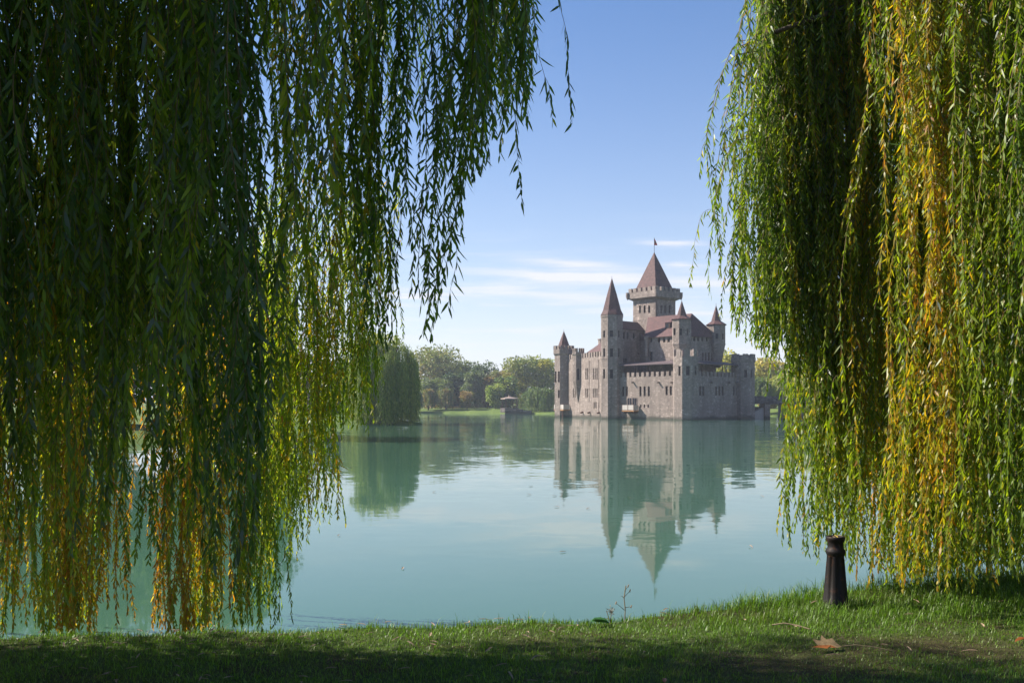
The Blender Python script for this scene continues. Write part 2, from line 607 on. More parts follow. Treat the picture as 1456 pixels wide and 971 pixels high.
# ------------------------------------------------------------------ ground and lake
LAKE = np.array([(-90, 10), (-8, 8.45), (-4, 8.3), (-1, 8.3), (.8, 8.35), (1.6, 8.5), (2.6, 8.75), (4.5, 9.2), (8, 9.8), (20, 12), (45, 30), (62, 80),
                 (66, 130), (52, 150), (50, 162), (56, 176), (44, 190), (30, 205), (16, 214), (7, 219), (2, 224), (-4, 233), (-12, 236), (-28, 240), (-42, 236), (-55, 222),
                 (-58, 205), (-60, 150), (-30, 128), (-16, 120), (-11.2, 115), (-10.6, 110.5), (-13, 107), (-20, 103.5), (-28, 97), (-33, 92), (-30, 82), (-24, 74),
                 (-19.5, 67), (-20, 58), (-30, 48), (-60, 35), (-90, 28)], float)


def lake_sdf(x, y):
    """distance to the shore, positive over water"""
    x, y = np.asarray(x, float), np.asarray(y, float)
    best = np.full(x.shape, 1e9)
    inside = np.zeros(x.shape, bool)
    for (ax, ay), (bx, by) in zip(LAKE, np.roll(LAKE, -1, 0)):
        dx, dy = bx - ax, by - ay
        tt = np.clip(((x - ax) * dx + (y - ay) * dy) / (dx * dx + dy * dy), 0, 1)
        best = np.minimum(best, np.hypot(x - ax - tt * dx, y - ay - tt * dy))
        if ay != by:
            inside ^= ((ay > y) != (by > y)) & (x < (bx - ax) * (y - ay) / (by - ay) + ax)
    return np.where(inside, best, -best)


BX = np.array([-40, -4.2, -1.9, -.2, 1.0, 1.7, 2.3, 3.2, 4.7, 12, 40])
BZ = np.array([.45, .47, .53, .58, .60, .66, .71, .76, .82, .9, 1.0])


def ground_z(x, y):
    x, y = np.asarray(x, float), np.asarray(y, float)
    s = lake_sdf(x, y)
    near = y < 20
    top = np.interp(x, BX, BZ) + .05 * np.sin(x * 1.3 + y * .9) * np.clip((8 - y) / 3, 0, 1) + .012 * np.sin(x * 5.1 + 1.3) * np.sin(y * 4.3) + np.clip((6 - y), 0, 6) * .02
    k = np.clip((-s - .05) / .55, 0, 1)
    zn = np.where(s > 0, -.15 - .8 * np.minimum(s, 1.5), -.15 + (top + .15) * (k * k * (3 - 2 * k)))
    far_ = 1.5 * (1 - np.exp(-np.maximum(-s, 0) / 5.0)) + .25 * np.exp(-np.maximum(-s, 0)) + np.clip(-s - 20, 0, 400) * .008
    zf = np.where(s > 0, -.15 - .4 * np.minimum(s, 4), far_ - .12)
    w = np.clip((y - 12) / 10, 0, 1)
    return zn * (1 - w) + zf * w


def gz1(x, y):
    return float(ground_z(np.array([x]), np.array([y]))[0])


def lines(*segs):
    out = []
    for a, b, st in segs:
        out += list(np.arange(a, b, st))
    return np.array(out)


gx = np.concatenate([-np.geomspace(1500, 80, 14), lines((-78, -14, 1.6), (-14, -6, .4), (-6, 6.5, .1), (6.5, 14, .4), (14, 80, 1.6)), np.geomspace(80, 1500, 14)])
gy = np.concatenate([-np.geomspace(600, 8, 12), lines((-7, 3, .5), (3, 10, .1), (10, 20, .5), (20, 130, 1.6), (130, 262, 2.2)), np.geomspace(264, 1500, 14)])
GX, GY = np.meshgrid(gx, gy)
GZ = ground_z(GX, GY)
nx_, ny_ = len(gx), len(gy)
idx = np.arange(nx_ * ny_).reshape(ny_, nx_)
q = np.stack([idx[:-1, :-1], idx[:-1, 1:], idx[1:, 1:], idx[1:, :-1]], -1).reshape(-1, 4)
WORN = lambda x, y: np.clip(.95 + .25 * np.sin(x * 3.1) * np.sin(y * 5.3 + x * 1.7) - np.hypot((x - 2.5) / 2.0, (y - 6.25) / .75), 0, 1) + .5 * np.clip(np.sin(x * 2.1 + 1) * np.sin(y * 3.7 + x), 0, 1)
me = mesh_np('ground', [(np.stack([GX, GY, GZ], -1).reshape(-1, 3), [q], None, 0)], colour=False)
me.polygons.foreach_set('use_smooth', [True] * len(me.polygons))
at_ = me.attributes.new('wear', 'FLOAT', 'POINT')
at_.data.foreach_set('value', (np.clip(WORN(GX, GY), 0, 1) * (GY < 12)).ravel().astype(np.float32))
tag(link('ground', me, M['turf']), kind='structure')

wv = [(-95, 7, 0), (90, 7, 0), (90, 250, 0), (-95, 250, 0)]
me = bpy.data.meshes.new('water')
me.from_pydata(wv, [], [(0, 1, 2, 3)])
tag(link('water', me, M['water']), kind='structure')

# ------------------------------------------------------------------ the castle
u = np.array((-.663, .7486))      # along the left front, away from the near corner
w = np.array((.7486, .663))       # along the right front, away from the near corner
pA, pB, pC, pD = np.array((9.3, 168.)), np.array((16.13, 151.2)), np.array((25.98, 140.)), np.array((37.0, 149.8))
castle = empty('castle', (pC[0], pC[1], 0), 'grey rubble-stone castle with pointed maroon roofs standing in the lake', 'castle')
OUT_BC, OUT_CD = -w, -u


def oct_(c, r, k=8, rot=None):
    """regular polygon whose faces line up with the castle's walls"""
    a0 = math.atan2(OUT_BC[1], OUT_BC[0]) + math.pi / k if rot is None else rot
    return [(c[0] + r * math.cos(a0 + i * 2 * math.pi / k), c[1] + r * math.sin(a0 + i * 2 * math.pi / k)) for i in range(k)]


def hit(p0, p1, px):
    """distance along the wall p0-p1 at which the picture column px meets it, and the depth there"""
    p0, p1 = np.array(p0, float), np.array(p1, float)
    L = np.linalg.norm(p1 - p0)
    d = (p1 - p0) / L
    k = (px - 728) / F
    s = (k * p0[1] - p0[0]) / (d[0] - k * d[1])
    return s, p0[1] + d[1] * s


def panel(mb, p0, p1, z0, z1, holes=(), depth=.28, inward=None):
    """a wall face with real openings: holes are (s0, s1, za, zb)"""
    p0, p1 = np.array(p0, float), np.array(p1, float)
    L = np.linalg.norm(p1 - p0)
    d = (p1 - p0) / L
    n = inward / np.linalg.norm(inward)
    xs = sorted({0, L, *[h[0] for h in holes], *[h[1] for h in holes]})
    zs = sorted({z0, z1, *[h[2] for h in holes], *[h[3] for h in holes]})
    P = lambda s, z, q_=0: (*(p0 + d * s + n * q_), z)
    for a, b in zip(xs[:-1], xs[1:]):
        for c_, e in zip(zs[:-1], zs[1:]):
            if any(h[0] <= (a + b) / 2 <= h[1] and h[2] <= (c_ + e) / 2 <= h[3] for h in holes):
                continue
            mb.face([P(a, c_), P(b, c_), P(b, e), P(a, e)])
    for a, b, c_, e in holes:
        mb.face([P(a, c_), P(a, c_, depth), P(a, e, depth), P(a, e)])
        mb.face([P(b, c_), P(b, e), P(b, e, depth), P(b, c_, depth)])
        mb.face([P(a, e), P(a, e, depth), P(b, e, depth), P(b, e)])
        mb.face([P(a, c_), P(b, c_), P(b, c_, depth), P(a, c_, depth)])
    return [(p0, d, n, h) for h in holes]


def window(info, parent, depth=.22, frame=None, bars=True):
    p0, d, n, (a, b, c_, e) = info
    mb = MB()
    fw = .025 if b - a < .4 else .05
    P = lambda s, z, q_: (*(p0 + d * s + n * q_), z)
    g = depth + .03
    mb.face([P(a, c_, g), P(b, c_, g), P(b, e, g), P(a, e, g)], 1)
    def bar(a1, b1, c1, e1):
        mb.box(p0 + d * a1 + n * (depth - .04), d, n, b1 - a1, .06, c1, e1, 0)
    bar(a, a + fw, c_, e)
    bar(b - fw, b, c_, e)
    bar(a + fw, b - fw, e - fw, e)
    bar(a + fw, b - fw, c_, c_ + fw)
    if bars and e - c_ > 1.0:
        zm = c_ + (e - c_) * .62
        bar(a + fw, b - fw, zm, zm + .04)
    return mb.build('window', [frame or M['wood'], M['glass']], parent)


def wall_with(name, parent, p0, p1, z0, z1, inward, wins, ztop_extra=None, thick=.5):
    """a straight wall part with a real thickness; wins given as picture columns and rows"""
    mb = MB()
    holes = []
    for cx, ww, y0, y1 in wins:
        s, dep = hit(p0, p1, cx)
        holes.append((s - ww / 2, s + ww / 2, py2z(y1, dep), py2z(y0, dep)))
    info = panel(mb, p0, p1, z0, z1, holes, .28, inward)
    n = inward / np.linalg.norm(inward)
    q0, q1 = np.array(p0) + n * thick, np.array(p1) + n * thick
    mb.face([(*q0, z0), (*q0, z1), (*q1, z1), (*q1, z0)])
    mb.face([(*p0, z1), (*p1, z1), (*q1, z1), (*q0, z1)])
    mb.face([(*p0, z0), (*p0, z1), (*q0, z1), (*q0, z0)])
    mb.face([(*p1, z0), (*q1, z0), (*q1, z1), (*p1, z1)])
    o = mb.build(name, M['stone'], parent)
    for i in info:
        window(i, o)
    return o


def merlons(parent, p0, p1, z0, h, inward, pitch=.98, duty=.56, thick=.32, s0=0, s1=None):
    p0, p1 = np.array(p0, float), np.array(p1, float)
    L = np.linalg.norm(p1 - p0)
    d = (p1 - p0) / L
    n = inward / np.linalg.norm(inward)
    s1 = L if s1 is None else s1
    mb = MB()
    k = int(round((s1 - s0) / pitch))
    pt = (s1 - s0) / k
    for i in range(k):
        a = s0 + i * pt + pt * (1 - duty) / 2
        mb.box(p0 + d * a - n * .02, d, n, pt * duty, thick, z0 - .02, z0 + h + random.uniform(-.03, .03))
    return mb.build('battlement', M['stone'], parent)


def octtower(name, c, r, z0, z1, wins, k=8):
    """an eight-sided tower; wins: (picture column, width, rows) put on the face they fall on"""
    poly = oct_(c, r, k)
    mb = MB()
    infos = []
    for i in range(k):
        a, b = np.array(poly[i]), np.array(poly[(i + 1) % k])
        mid = (a + b) / 2
        out = mid - np.array(c)
        hs_ = []
        if out @ (mid / np.linalg.norm(mid)) < 0:         # faces the near shore
            L = np.linalg.norm(b - a)
            for cx, ww, y0, y1 in wins:
                s, dep = hit(a, b, cx)
                if .05 < s < L - .05:
                    s = min(max(s, ww / 2 + .06), L - ww / 2 - .06)
                    hs_.append((s - ww / 2, s + ww / 2, py2z(y1, dep), py2z(y0, dep)))
        infos += panel(mb, a, b, z0, z1, hs_, .28, -out)
    mb.face([(*q_, z1) for q_ in poly])
    o = mb.build(name, M['stone'], castle)
    for i in infos:
        window(i, o)
    return o


def ring(parent, c, r0, r1, z0, z1, zt, k=8, gaps=2, name='battlement', corbel=.35):
    """crenellated crown of a tower: corbelled band and merlons"""
    mb = MB()
    po, pi = oct_(c, r1, k), oct_(c, r1 - .35, k)
    mb.prism(oct_(c, r0 - .02, k), z0 - corbel, z0, 0, po, caps=(False, False))
    mb.prism(po, z0, z1, 0, caps=(False, False))
    mb.prism(pi, z0, z1, 0, caps=(False, False))
    for i in range(k):
        j = (i + 1) % k
        mb.face([(*po[i], z1), (*po[j], z1), (*pi[j], z1), (*pi[i], z1)])
        A, B, a, b = map(np.array, (po[i], po[j], pi[i], pi[j]))
        for g in range(gaps):
            t0, t1 = (g + .22) / gaps, (g + .78) / gaps
            f0, f1 = (A + (B - A) * t0), (A + (B - A) * t1)
            h0, h1 = (a + (b - a) * t0), (a + (b - a) * t1)
            mb.prism([tuple(f0), tuple(f1), tuple(h1), tuple(h0)], z1 - .01, zt)
    return mb.build(name, M['stone'], parent)


def oct_roof(parent, c, r, z0, zap, k=8, flare=None, name='roof'):
    mb = MB()
    prof = flare or ((r, 0), (r * .80, .12), (r * .42, .56))
    for (ra, fa), (rb, fb) in zip(prof[:-1], prof[1:]):
        mb.prism(oct_(c, ra, k), z0 + (zap - z0) * fa, z0 + (zap - z0) * fb, 0, oct_(c, rb, k), caps=(False, False))
    mb.cone(oct_(c, prof[-1][0], k), z0 + (zap - z0) * prof[-1][1], (*c, zap))
    mb.prism(oct_(c, r * .97, k), z0 - .12, z0, 0, oct_(c, r, k), caps=(True, False))
    mb.tube((*c, zap - .1), (*c, zap + .28), .03, .02, 6)
    return mb.build(name, M['shingle'], parent)


z1f = lambda zx, zy: (770 + zx / 3.597, 340 + zy / 3.597)
Z3 = lambda x, ya, yb, ww=.42: (770 + x / 6.475, ww, 460 + ya / 6.475, 460 + yb / 6.475)
Z4 = lambda x, ya, yb, ww=.42: (920 + x / 6.473, ww, 460 + ya / 6.473, 460 + yb / 6.473)
R4 = lambda x, ya, yb, ww=.42: (860 + x / 10.22, ww, 510 + ya / 10.22, 510 + yb / 10.22)
Z1 = lambda x, ya, yb, ww=.42: (770 + x / 3.597, ww, 340 + ya / 3.597, 340 + yb / 3.597)

# left flank wall (A-B)
dAB = (pB - pA) / np.linalg.norm(pB - pA)
inAB = np.array((dAB[1] * -1, dAB[0]))
if inAB @ (np.array((25, 155)) - pA) < 0:
    inAB = -inAB
fl = wall_with('flank_wall', castle, pA, pB, -1, 10.25, inAB,
               [Z3(x, 410, 515, .36) for x in (222, 238, 298, 408, 423, 477, 494, 511)] + [Z3(x, 596, 680, .36) for x in (222, 237, 293, 309, 408, 423, 477, 494, 511)] + [Z3(x, 722, 782, .36) for x in (484, 501, 527)])
merlons(fl, pA, pB, 10.25, .85, inAB, .98)
for xx, ya, yb in ((250, 370, 700), (437, 340, 720), (526, 330, 820)):
    mb = MB()
    s, dep = hit(pA, pB, 770 + xx / 6.475)
    mb.box(pA + dAB * (s - .11) - inAB * .09, dAB, inAB, .22, .1, py2z(460 + yb / 6.475, dep), py2z(460 + ya / 6.475, dep))
    mb.build('pilaster', M['stone'], fl)
for xx in (382, 447, 535):
    s, dep = hit(pA, pB, 770 + xx / 6.475)
    pp = pA + dAB * s
    mb = MB()
    mb.tube((*pp, .95), (*(pp - inAB * .5), .85), .16, .14, 8)
    mb.build('waterspout', M['wood'], fl)
# roof of the left wing, behind the flank battlements
mb = MB()
e0, e1 = pA + dAB * 5 + inAB * .9, pB - dAB * 2.2 + inAB * .9
wd = 5.5
rz0, rz1 = 10.6, 13.6
a, b, c_, d_ = e0, e1, e1 + inAB * wd, e0 + inAB * wd
ra, rb = (a + d_) / 2 + dAB * 4.6, (b + c_) / 2
mb.face([(*a, rz0), (*b, rz0), (*rb, rz1), (*ra, rz1)])
mb.face([(*c_, rz0), (*d_, rz0), (*ra, rz1), (*rb, rz1)])
mb.face([(*d_, rz0), (*a, rz0), (*ra, rz1)])
mb.face([(*b, rz0), (*c_, rz0), (*rb, rz1)])
mb.build('wing_roof', M['shingle'], castle)
sx_, dd = hit(pA + inAB * 3.2, pB + inAB * 3.2, 852)
pp = pA + inAB * 3.2 + dAB * sx_
mb = MB()
mb.box(pp - dAB * .4, dAB, inAB, .8, .6, 11.5, py2z(483, dd))
mb.box(pp - dAB * .5 - inAB * .1, dAB, inAB, 1.0, .8, py2z(483, dd), py2z(483, dd) + .15)
mb.build('chimney', M['stone'], castle)
# back of the wing and of the whole castle (closed, plain)
pE = pD + u * 15.0
pG = pA + inAB * 11.5
mb = MB()
for a, b, h in ((pD, pE, 7), (pE, pG, 9), (pG, pA, 10.25)):
    mb.face([(*a, -1), (*b, -1), (*b, h), (*a, h)])
mb.build('rear_wall', M['stone'], castle)
mb = MB()
mb.face([(*q_, 6.2) for q_ in (pA + inAB * .5, pB, pC, pD, pE, pG)])
mb.build('terrace_floor', M['stone_dark'], castle)

# corner tower A with platform and small cone
tA = octtower('tower', pA, 1.78, -1, 11.3, [Z3(163, 440, 540, .45), Z3(163, 610, 685, .45), Z3(128, 440, 540, .4)])
ring(tA, pA, 1.78, 2.0, 11.3, 12.1, 12.75)
mb = MB()
mb.prism(oct_(pA, 1.2), 11.2, 12.5)
mb.build('lantern', M['stone'], tA)
oct_roof(tA, pA, 1.32, 12.5, 15.5)

# small hanging turret half way along the flank
s, dep = hit(pA, pB, 770 + 338 / 6.475)
cm = pA + dAB * s
tM = octtower('hanging_turret', cm, 1.02, 6.3, 11.0, [Z3(337, 415, 520, .34)])
mb = MB()
mb.prism([tuple(x) for x in oct_(cm, .1)], 2.7, 6.3, 0, oct_(cm, 1.02), caps=(True, False))
mb.build('corbel', M['stone'], tM)
ring(tM, cm, 1.02, 1.14, 10.9, 11.35, 12.0, corbel=.2)

# tall tower B with a steep flared roof
tB = octtower('tower', pB, 1.86, -1, 16.7, [Z1(320, ya, yb, .4) for ya, yb in ((467, 502), (558, 602), (664, 712))] + [Z1(358, ya, yb, .52) for ya, yb in ((467, 500), (558, 602), (666, 712))] + [Z1(396, ya, yb, .4) for ya, yb in ((467, 502), (558, 602))])
oct_roof(tB, pB, 1.95, 16.7, 22.75)
mb = MB()
mb.prism(oct_(pB, 1.92), 9.55, 9.68)
mb.build('string_course', M['stone'], tB)
mb = MB()
mb.prism(oct_(pB, 1.93), 16.3, 16.6)
mb.build('string_course', M['stone'], tB)

# left front (B-C) and right front (C-D)
dBC, dCD = -u, w
fBC = wall_with('front_wall', castle, pB, pC, -1, 6.62, w,
                [R4(x, 403, 543, .42) for x in (265, 319, 517, 577, 638)] + [R4(x, 397, 530, .42) for x in (897, 957)] + [R4(x, 665, 710, .3) for x in (521, 574, 630)])
merlons(fBC, pB, pC, 6.62, .72, w, 1.0, .54)
fCD = wall_with('front_wall', castle, pC, pD, -1, 6.62, u,
                [Z4(x, 577, 662, .42) for x in (490, 519, 637, 666, 696, 800, 828)])
merlons(fCD, pC, pD, 6.62, .72, u, 1.0, .54)
for wall_, p0, p1, inn, cols in ((fBC, pB, pC, w, (900.5, 936.8, 955.8)), (fCD, pC, pD, u, (1009.5, 1035, 1046))):
    for cx in cols:
        s, dep = hit(p0, p1, cx)
        pp = p0 + (p1 - p0) / np.linalg.norm(p1 - p0) * s
        zz = py2z(543.4, dep)
        mb = MB()
        mb.tube((*(pp + inn * .1), zz), (*(pp - inn * .55), zz - .05), .14, .12, 8)
        mb.build('waterspout', M['stone'], wall_)

tC = octtower('tower', pC, 1.93, -1, 9.35, [Z4(298, 393, 480, .38), Z4(376, 390, 475, .52), Z4(447, 393, 475, .4)])
ring(tC, pC, 1.93, 1.94, 9.3, 9.45, 10.5, gaps=1, corbel=.05)
mb = MB()
mb.prism(oct_(pC, 1.99), 7.98, 8.1)
mb.build('string_course', M['stone'], tC)
tD = octtower('tower', pD, 1.84, -1, 9.2, [Z4(907, 425, 495, .45), Z4(962, 425, 500, .4)])
ring(tD, pD, 1.84, 1.98, 9.2, 9.7, 10.3, gaps=1)

# terrace canopies: tilted roofs on posts between the battlements and the hall
H = pC + (u + w) * 3.5
def canopy(p0, p1, inn, back):
    d = (p1 - p0) / np.linalg.norm(p1 - p0)
    L = np.linalg.norm(p1 - p0)
    a, b = p0 + d * .6 - inn * .25, p0 + d * (L - .6) - inn * .25
    c_, e = b + inn * (back + .25), a + inn * (back + .25)
    mb = MB()
    zf, zb, th = 8.42, 9.0, .16
    lo = [(*a, zf), (*b, zf), (*c_, zb), (*e, zb)]
    hi = [(x, y, z + th) for x, y, z in lo]
    mb.face(lo[::-1])
    mb.face(hi)
    for i in range(4):
        j = (i + 1) % 4
        mb.face([lo[i], lo[j], hi[j], hi[i]])
    o = mb.build('terrace_canopy', [M['slate']], castle)
    k = 5
    for i in range(k):
        pp = p0 + d * (2.2 + (L - 4.4) * i / (k - 1)) + inn * .6
        mb = MB()
        mb.box(pp - d * .07 - inn * .07, d, inn, .14, .14, 6.2, 8.5)
        mb.build('post', M['wood'], o)
    return o
canopy(pB, pC, w, 3.45)
canopy(pC, pD, u, 3.45)

# great hall with a steep hipped roof
LH, WH = 7.2, 8.8
Hl, Hr, Hb = H + u * LH, H + w * WH, H + u * LH + w * WH
hall = castle
hw = wall_with('hall_wall', hall, Hl, H, 5.5, 13.05, w,
               [Z1(x, 505, 527, .5) for x in (560, 601, 627, 650)] + [Z1(560, 575, 622, .6)])
hw2 = wall_with('hall_wall', hall, H, Hr, 5.5, 13.05, u,
                [Z1(x, 503, 522, .42) for x in (765, 781, 801, 822, 845, 868)] + [Z1(x, 580, 622, .42) for x in (826, 841, 856, 871)])
mb = MB()
mb.face([(*Hr, 5.5), (*Hb, 5.5), (*Hb, 13.05), (*Hr, 13.05)])
mb.face([(*Hl, 5.5), (*Hb, 5.5), (*Hb, 13.05), (*Hl, 13.05)])
mb.build('hall_wall', M['stone'], hall)
mb = MB()
ov = .35
a, b = H - u * ov - w * ov, Hr - u * ov + w * ov
c_, d_ = Hb + u * 0 + w * ov, Hl - w * ov
r0 = H + w * (WH / 2 - .1) + u * 1.35
r1 = H + w * (WH / 2 - .1) + u * 10.4
zE, zR = 12.95, 16.75
mb.face([(*d_, zE), (*a, zE), (*r0, zR), (*r1, zR)])
mb.face([(*a, zE), (*b, zE), (*r0, zR)])
mb.face([(*b, zE), (*c_, zE), (*r1, zR), (*r0, zR)])
mb.face([(*c_, zE), (*d_, zE), (*r1, zR)])
mb.face([(*d_, zE - .02), (*c_, zE - .02), (*b, zE - .02), (*a, zE - .02)])
hroof = mb.build('hall_roof', M['shingle'], hall)
# roof dormer near the corner turret
sd, dd = hit(Hl + w * 1.3, H + w * 1.3, 770 + 643 / 3.597)
pp = Hl + w * 1.3 - u * sd
mb = MB()
mb.box(pp + u * .45, -u, w, .9, 1.6, 13.4, 15.3)
mb.face([(*(pp + u * .6 - w * .12), 15.3), (*(pp - u * .6 - w * .12), 15.3), (*(pp - u * .6 + w * 1.8), 15.75), (*(pp + u * .6 + w * 1.8), 15.75)], 1)
mb.box(pp + u * .3 - w * .03, -u, w, .6, .05, 13.55, 14.2, 2)
mb.box(pp + u * .3 - w * .03, -u, w, .6, .05, 14.45, 15.1, 2)
mb.build('dormer', [M['wood'], M['shingle'], M['glass']], hall)

# turrets on the hall corners
tH = octtower('corner_turret', H, 1.5, 11.6, 15.45, [Z1(680, 455, 491, .4), Z1(712, 457, 491, .42), Z1(746, 457, 491, .36)])
mb = MB()
mb.prism(oct_(H, 1.05), 10.1, 11.6, 0, oct_(H, 1.55), caps=(True, False))
mb.prism(oct_(H, 1.57), 11.55, 11.72)
mb.prism(oct_(H, 1.05), 5.5, 10.1)
mb.build('corbel', M['stone'], tH)
fl2 = ((1.72, 0), (.80, .18), (.44, .55))
oct_roof(tH, H, 1.72, 15.45, 18.4, flare=fl2)
tR = octtower('corner_turret', Hr, 1.5, 11.9, 15.1, [Z1(897, 482, 510, .45), Z1(928, 482, 512, .4)])
mb = MB()
mb.prism(oct_(Hr, .75), 8.2, 11.9, 0, oct_(Hr, 1.5), caps=(True, False))
mb.prism(oct_(Hr, 1.56), 11.84, 11.98)
mb.build('corbel', M['stone'], tR)
oct_roof(tR, Hr, 1.72, 15.1, 18.3, flare=fl2)

# round pipe-like buttress in the corner between hall and wing
sB, dB = hit(Hl - w * .3, H - w * .3, 919.5)
bp = Hl - w * .3 - u * sB
mb = MB()
mb.lathe(bp, ((.3, 10.0), (.34, 12.6), (.42, 12.8), (.42, 13.2), (0.0, 13.3)), 12)
mb.build('round_buttress', M['stone'], hall)

# wing between the tall tower and the hall: its wall runs back from the tall tower, facing right
V0 = np.array((17.6, 152.6))
V1 = V0 + w * 7.6
wing = castle
wall_with('wing_wall', wing, V0, V1, 5.5, 14.7, u,
          [Z1(422, 475, 511, .42), Z1(440, 476, 511, .42), Z1(473, 479, 509, .5), Z1(428, 608, 632, 1.0)])
mb = MB()
W0, W1 = V0 + u * 2.6, V1 + u * 2.6
for a, b in ((V0, W0), (W0, W1), (W1, V1)):
    mb.face([(*a, 5.5), (*b, 5.5), (*b, 14.7), (*a, 14.7)])
mb.build('wing_wall', M['stone'], wing)
mb = MB()
a, b, c_, d_ = V0 - u * .35 - w * .35, V1 - u * .35, W1 + u * .3, W0 + u * .3 - w * .35
ra, rb = (a + d_) / 2 + w * 2.4, (b + c_) / 2
mb.face([(*a, 14.6), (*b, 14.6), (*rb, 16.1), (*ra, 16.1)])
mb.face([(*c_, 14.6), (*d_, 14.6), (*ra, 16.1), (*rb, 16.1)])
mb.face([(*d_, 14.6), (*a, 14.6), (*ra, 16.1)])
mb.face([(*b, 14.6), (*c_, 14.6), (*rb, 16.1)])
mb.face([(*a, 14.58), (*b, 14.58), (*c_, 14.58), (*d_, 14.58)])
mb.build('wing_roof', M['shingle'], wing)
# small lean-to in the corner between wing and hall
l0 = V0 + w * 5.0
mb = MB()
mb.box(l0 - u * 1.5, w, u, 2.6, 1.5, 5.5, 12.9)
mb.build('lean_to_wall', M['stone'], wing)
mb = MB()
e0, e1 = l0 - u * 1.75 - w * .2, l0 - u * 1.75 + w * 2.7
mb.face([(*e0, 12.9), (*e1, 12.9), (*(e1 + u * 1.7), 14.2), (*(e0 + u * 1.7), 14.2)])
mb.face([(*e0, 12.88), (*e1, 12.88), (*(e1 + u * 1.7), 12.88), (*(e0 + u * 1.7), 12.88)])
mb.face([(*e0, 12.88), (*(e0 + u * 1.7), 12.88), (*(e0 + u * 1.7), 14.2)])
mb.face([(*e1, 12.88), (*(e1 + u * 1.7), 12.88), (*(e1 + u * 1.7), 14.2)])
mb.build('lean_to_roof', M['shingle'], wing)

# keep: square tower with a corbelled parapet and a pyramid roof
K = np.array((23.75, 154.5))
kl, kr = 4.95, 5.1
keep = castle
k1 = wall_with('keep_wall', keep, K + u * kl, K, 5.5, 19.9, w, [Z1(x, 340, 378, .42) for x in (503, 527, 550)])
k2 = wall_with('keep_wall', keep, K, K + w * kr, 5.5, 19.9, u, [Z1(x, 338, 379, .42) for x in (613, 633, 655)])
mb = MB()
q2 = K + u * kl + w * kr
mb.face([(*(K + w * kr), 5.5), (*q2, 5.5), (*q2, 19.9), (*(K + w * kr), 19.9)])
mb.face([(*(K + u * kl), 5.5), (*q2, 5.5), (*q2, 19.9), (*(K + u * kl), 19.9)])
mb.build('keep_wall', M['stone'], keep)
mb = MB()
mb.box(K - u * .06 - w * .06, u, w, kl + .12, kr + .12, 16.35, 16.5)
mb.build('string_course', M['stone'], keep)
ko, kx, ky = K - u * .65 - w * .65, kl + 1.3, kr + 1.3
mb = MB()
sq = lambda o, x, y: [tuple(o), tuple(o + u * x), tuple(o + u * x + w * y), tuple(o + w * y)]
mb.prism(sq(K, kl, kr), 19.7, 20.05, 0, sq(ko, kx, ky), caps=(False, False))
mb.prism(sq(ko, kx, ky), 20.05, 21.1, caps=(False, True))
for o_, da, n_, L_ in ((ko, u, w, kx), (ko, w, u, ky), (ko + w * ky, u, -w, kx), (ko + u * kx, w, -u, ky)):
    for i in range(6):
        pt = L_ / 6
        mb.box(o_ + da * (i * pt + pt * .2), da, n_, pt * .6, .4, 21.08, 21.75)
for cc in (ko, ko + u * kx, ko + w * ky):
    mb.lathe(cc, ((0.0, 19.85), (.22, 20.15), (.3, 20.5), (.3, 21.12), (0.0, 21.12)), 10)
mb.build('battlement', M['stone'], keep)
ri = .35
rq = sq(K - u * (-ri * .1) - w * (-ri * .1), kl - .1, kr - .1)
ap = K + u * kl / 2 + w * kr / 2
mb = MB()
mb.cone(rq, 21.0, (*ap, 28.0))
mb.build('keep_roof', M['shingle'], keep)
mb = MB()
mb.tube((*ap, 27.9), (*ap, 30.4), .04, .03, 6)
mb.build('flag_pole', M['iron'], keep)
mb = MB()
f0 = (*ap, 30.35)
for i in range(6):
    z0_, z1_ = 30.35 - i * .2, 30.35 - (i + 1) * .2
    o0, o1 = .02 + .5 * (i / 6) ** .7, .02 + .5 * ((i + 1) / 6) ** .7
    mm_ = 0
    mb.face([(ap[0], ap[1], z0_), (ap[0] + o0, ap[1] + .1 * math.sin(i), z0_ - .05), (ap[0] + o1, ap[1] + .1 * math.sin(i + 1), z1_ - .05), (ap[0], ap[1], z1_)], 0 if i < 3 else (1 if i < 4 else 0))
mb.build('flag', [M['flag'], M['flag_dark']], keep)

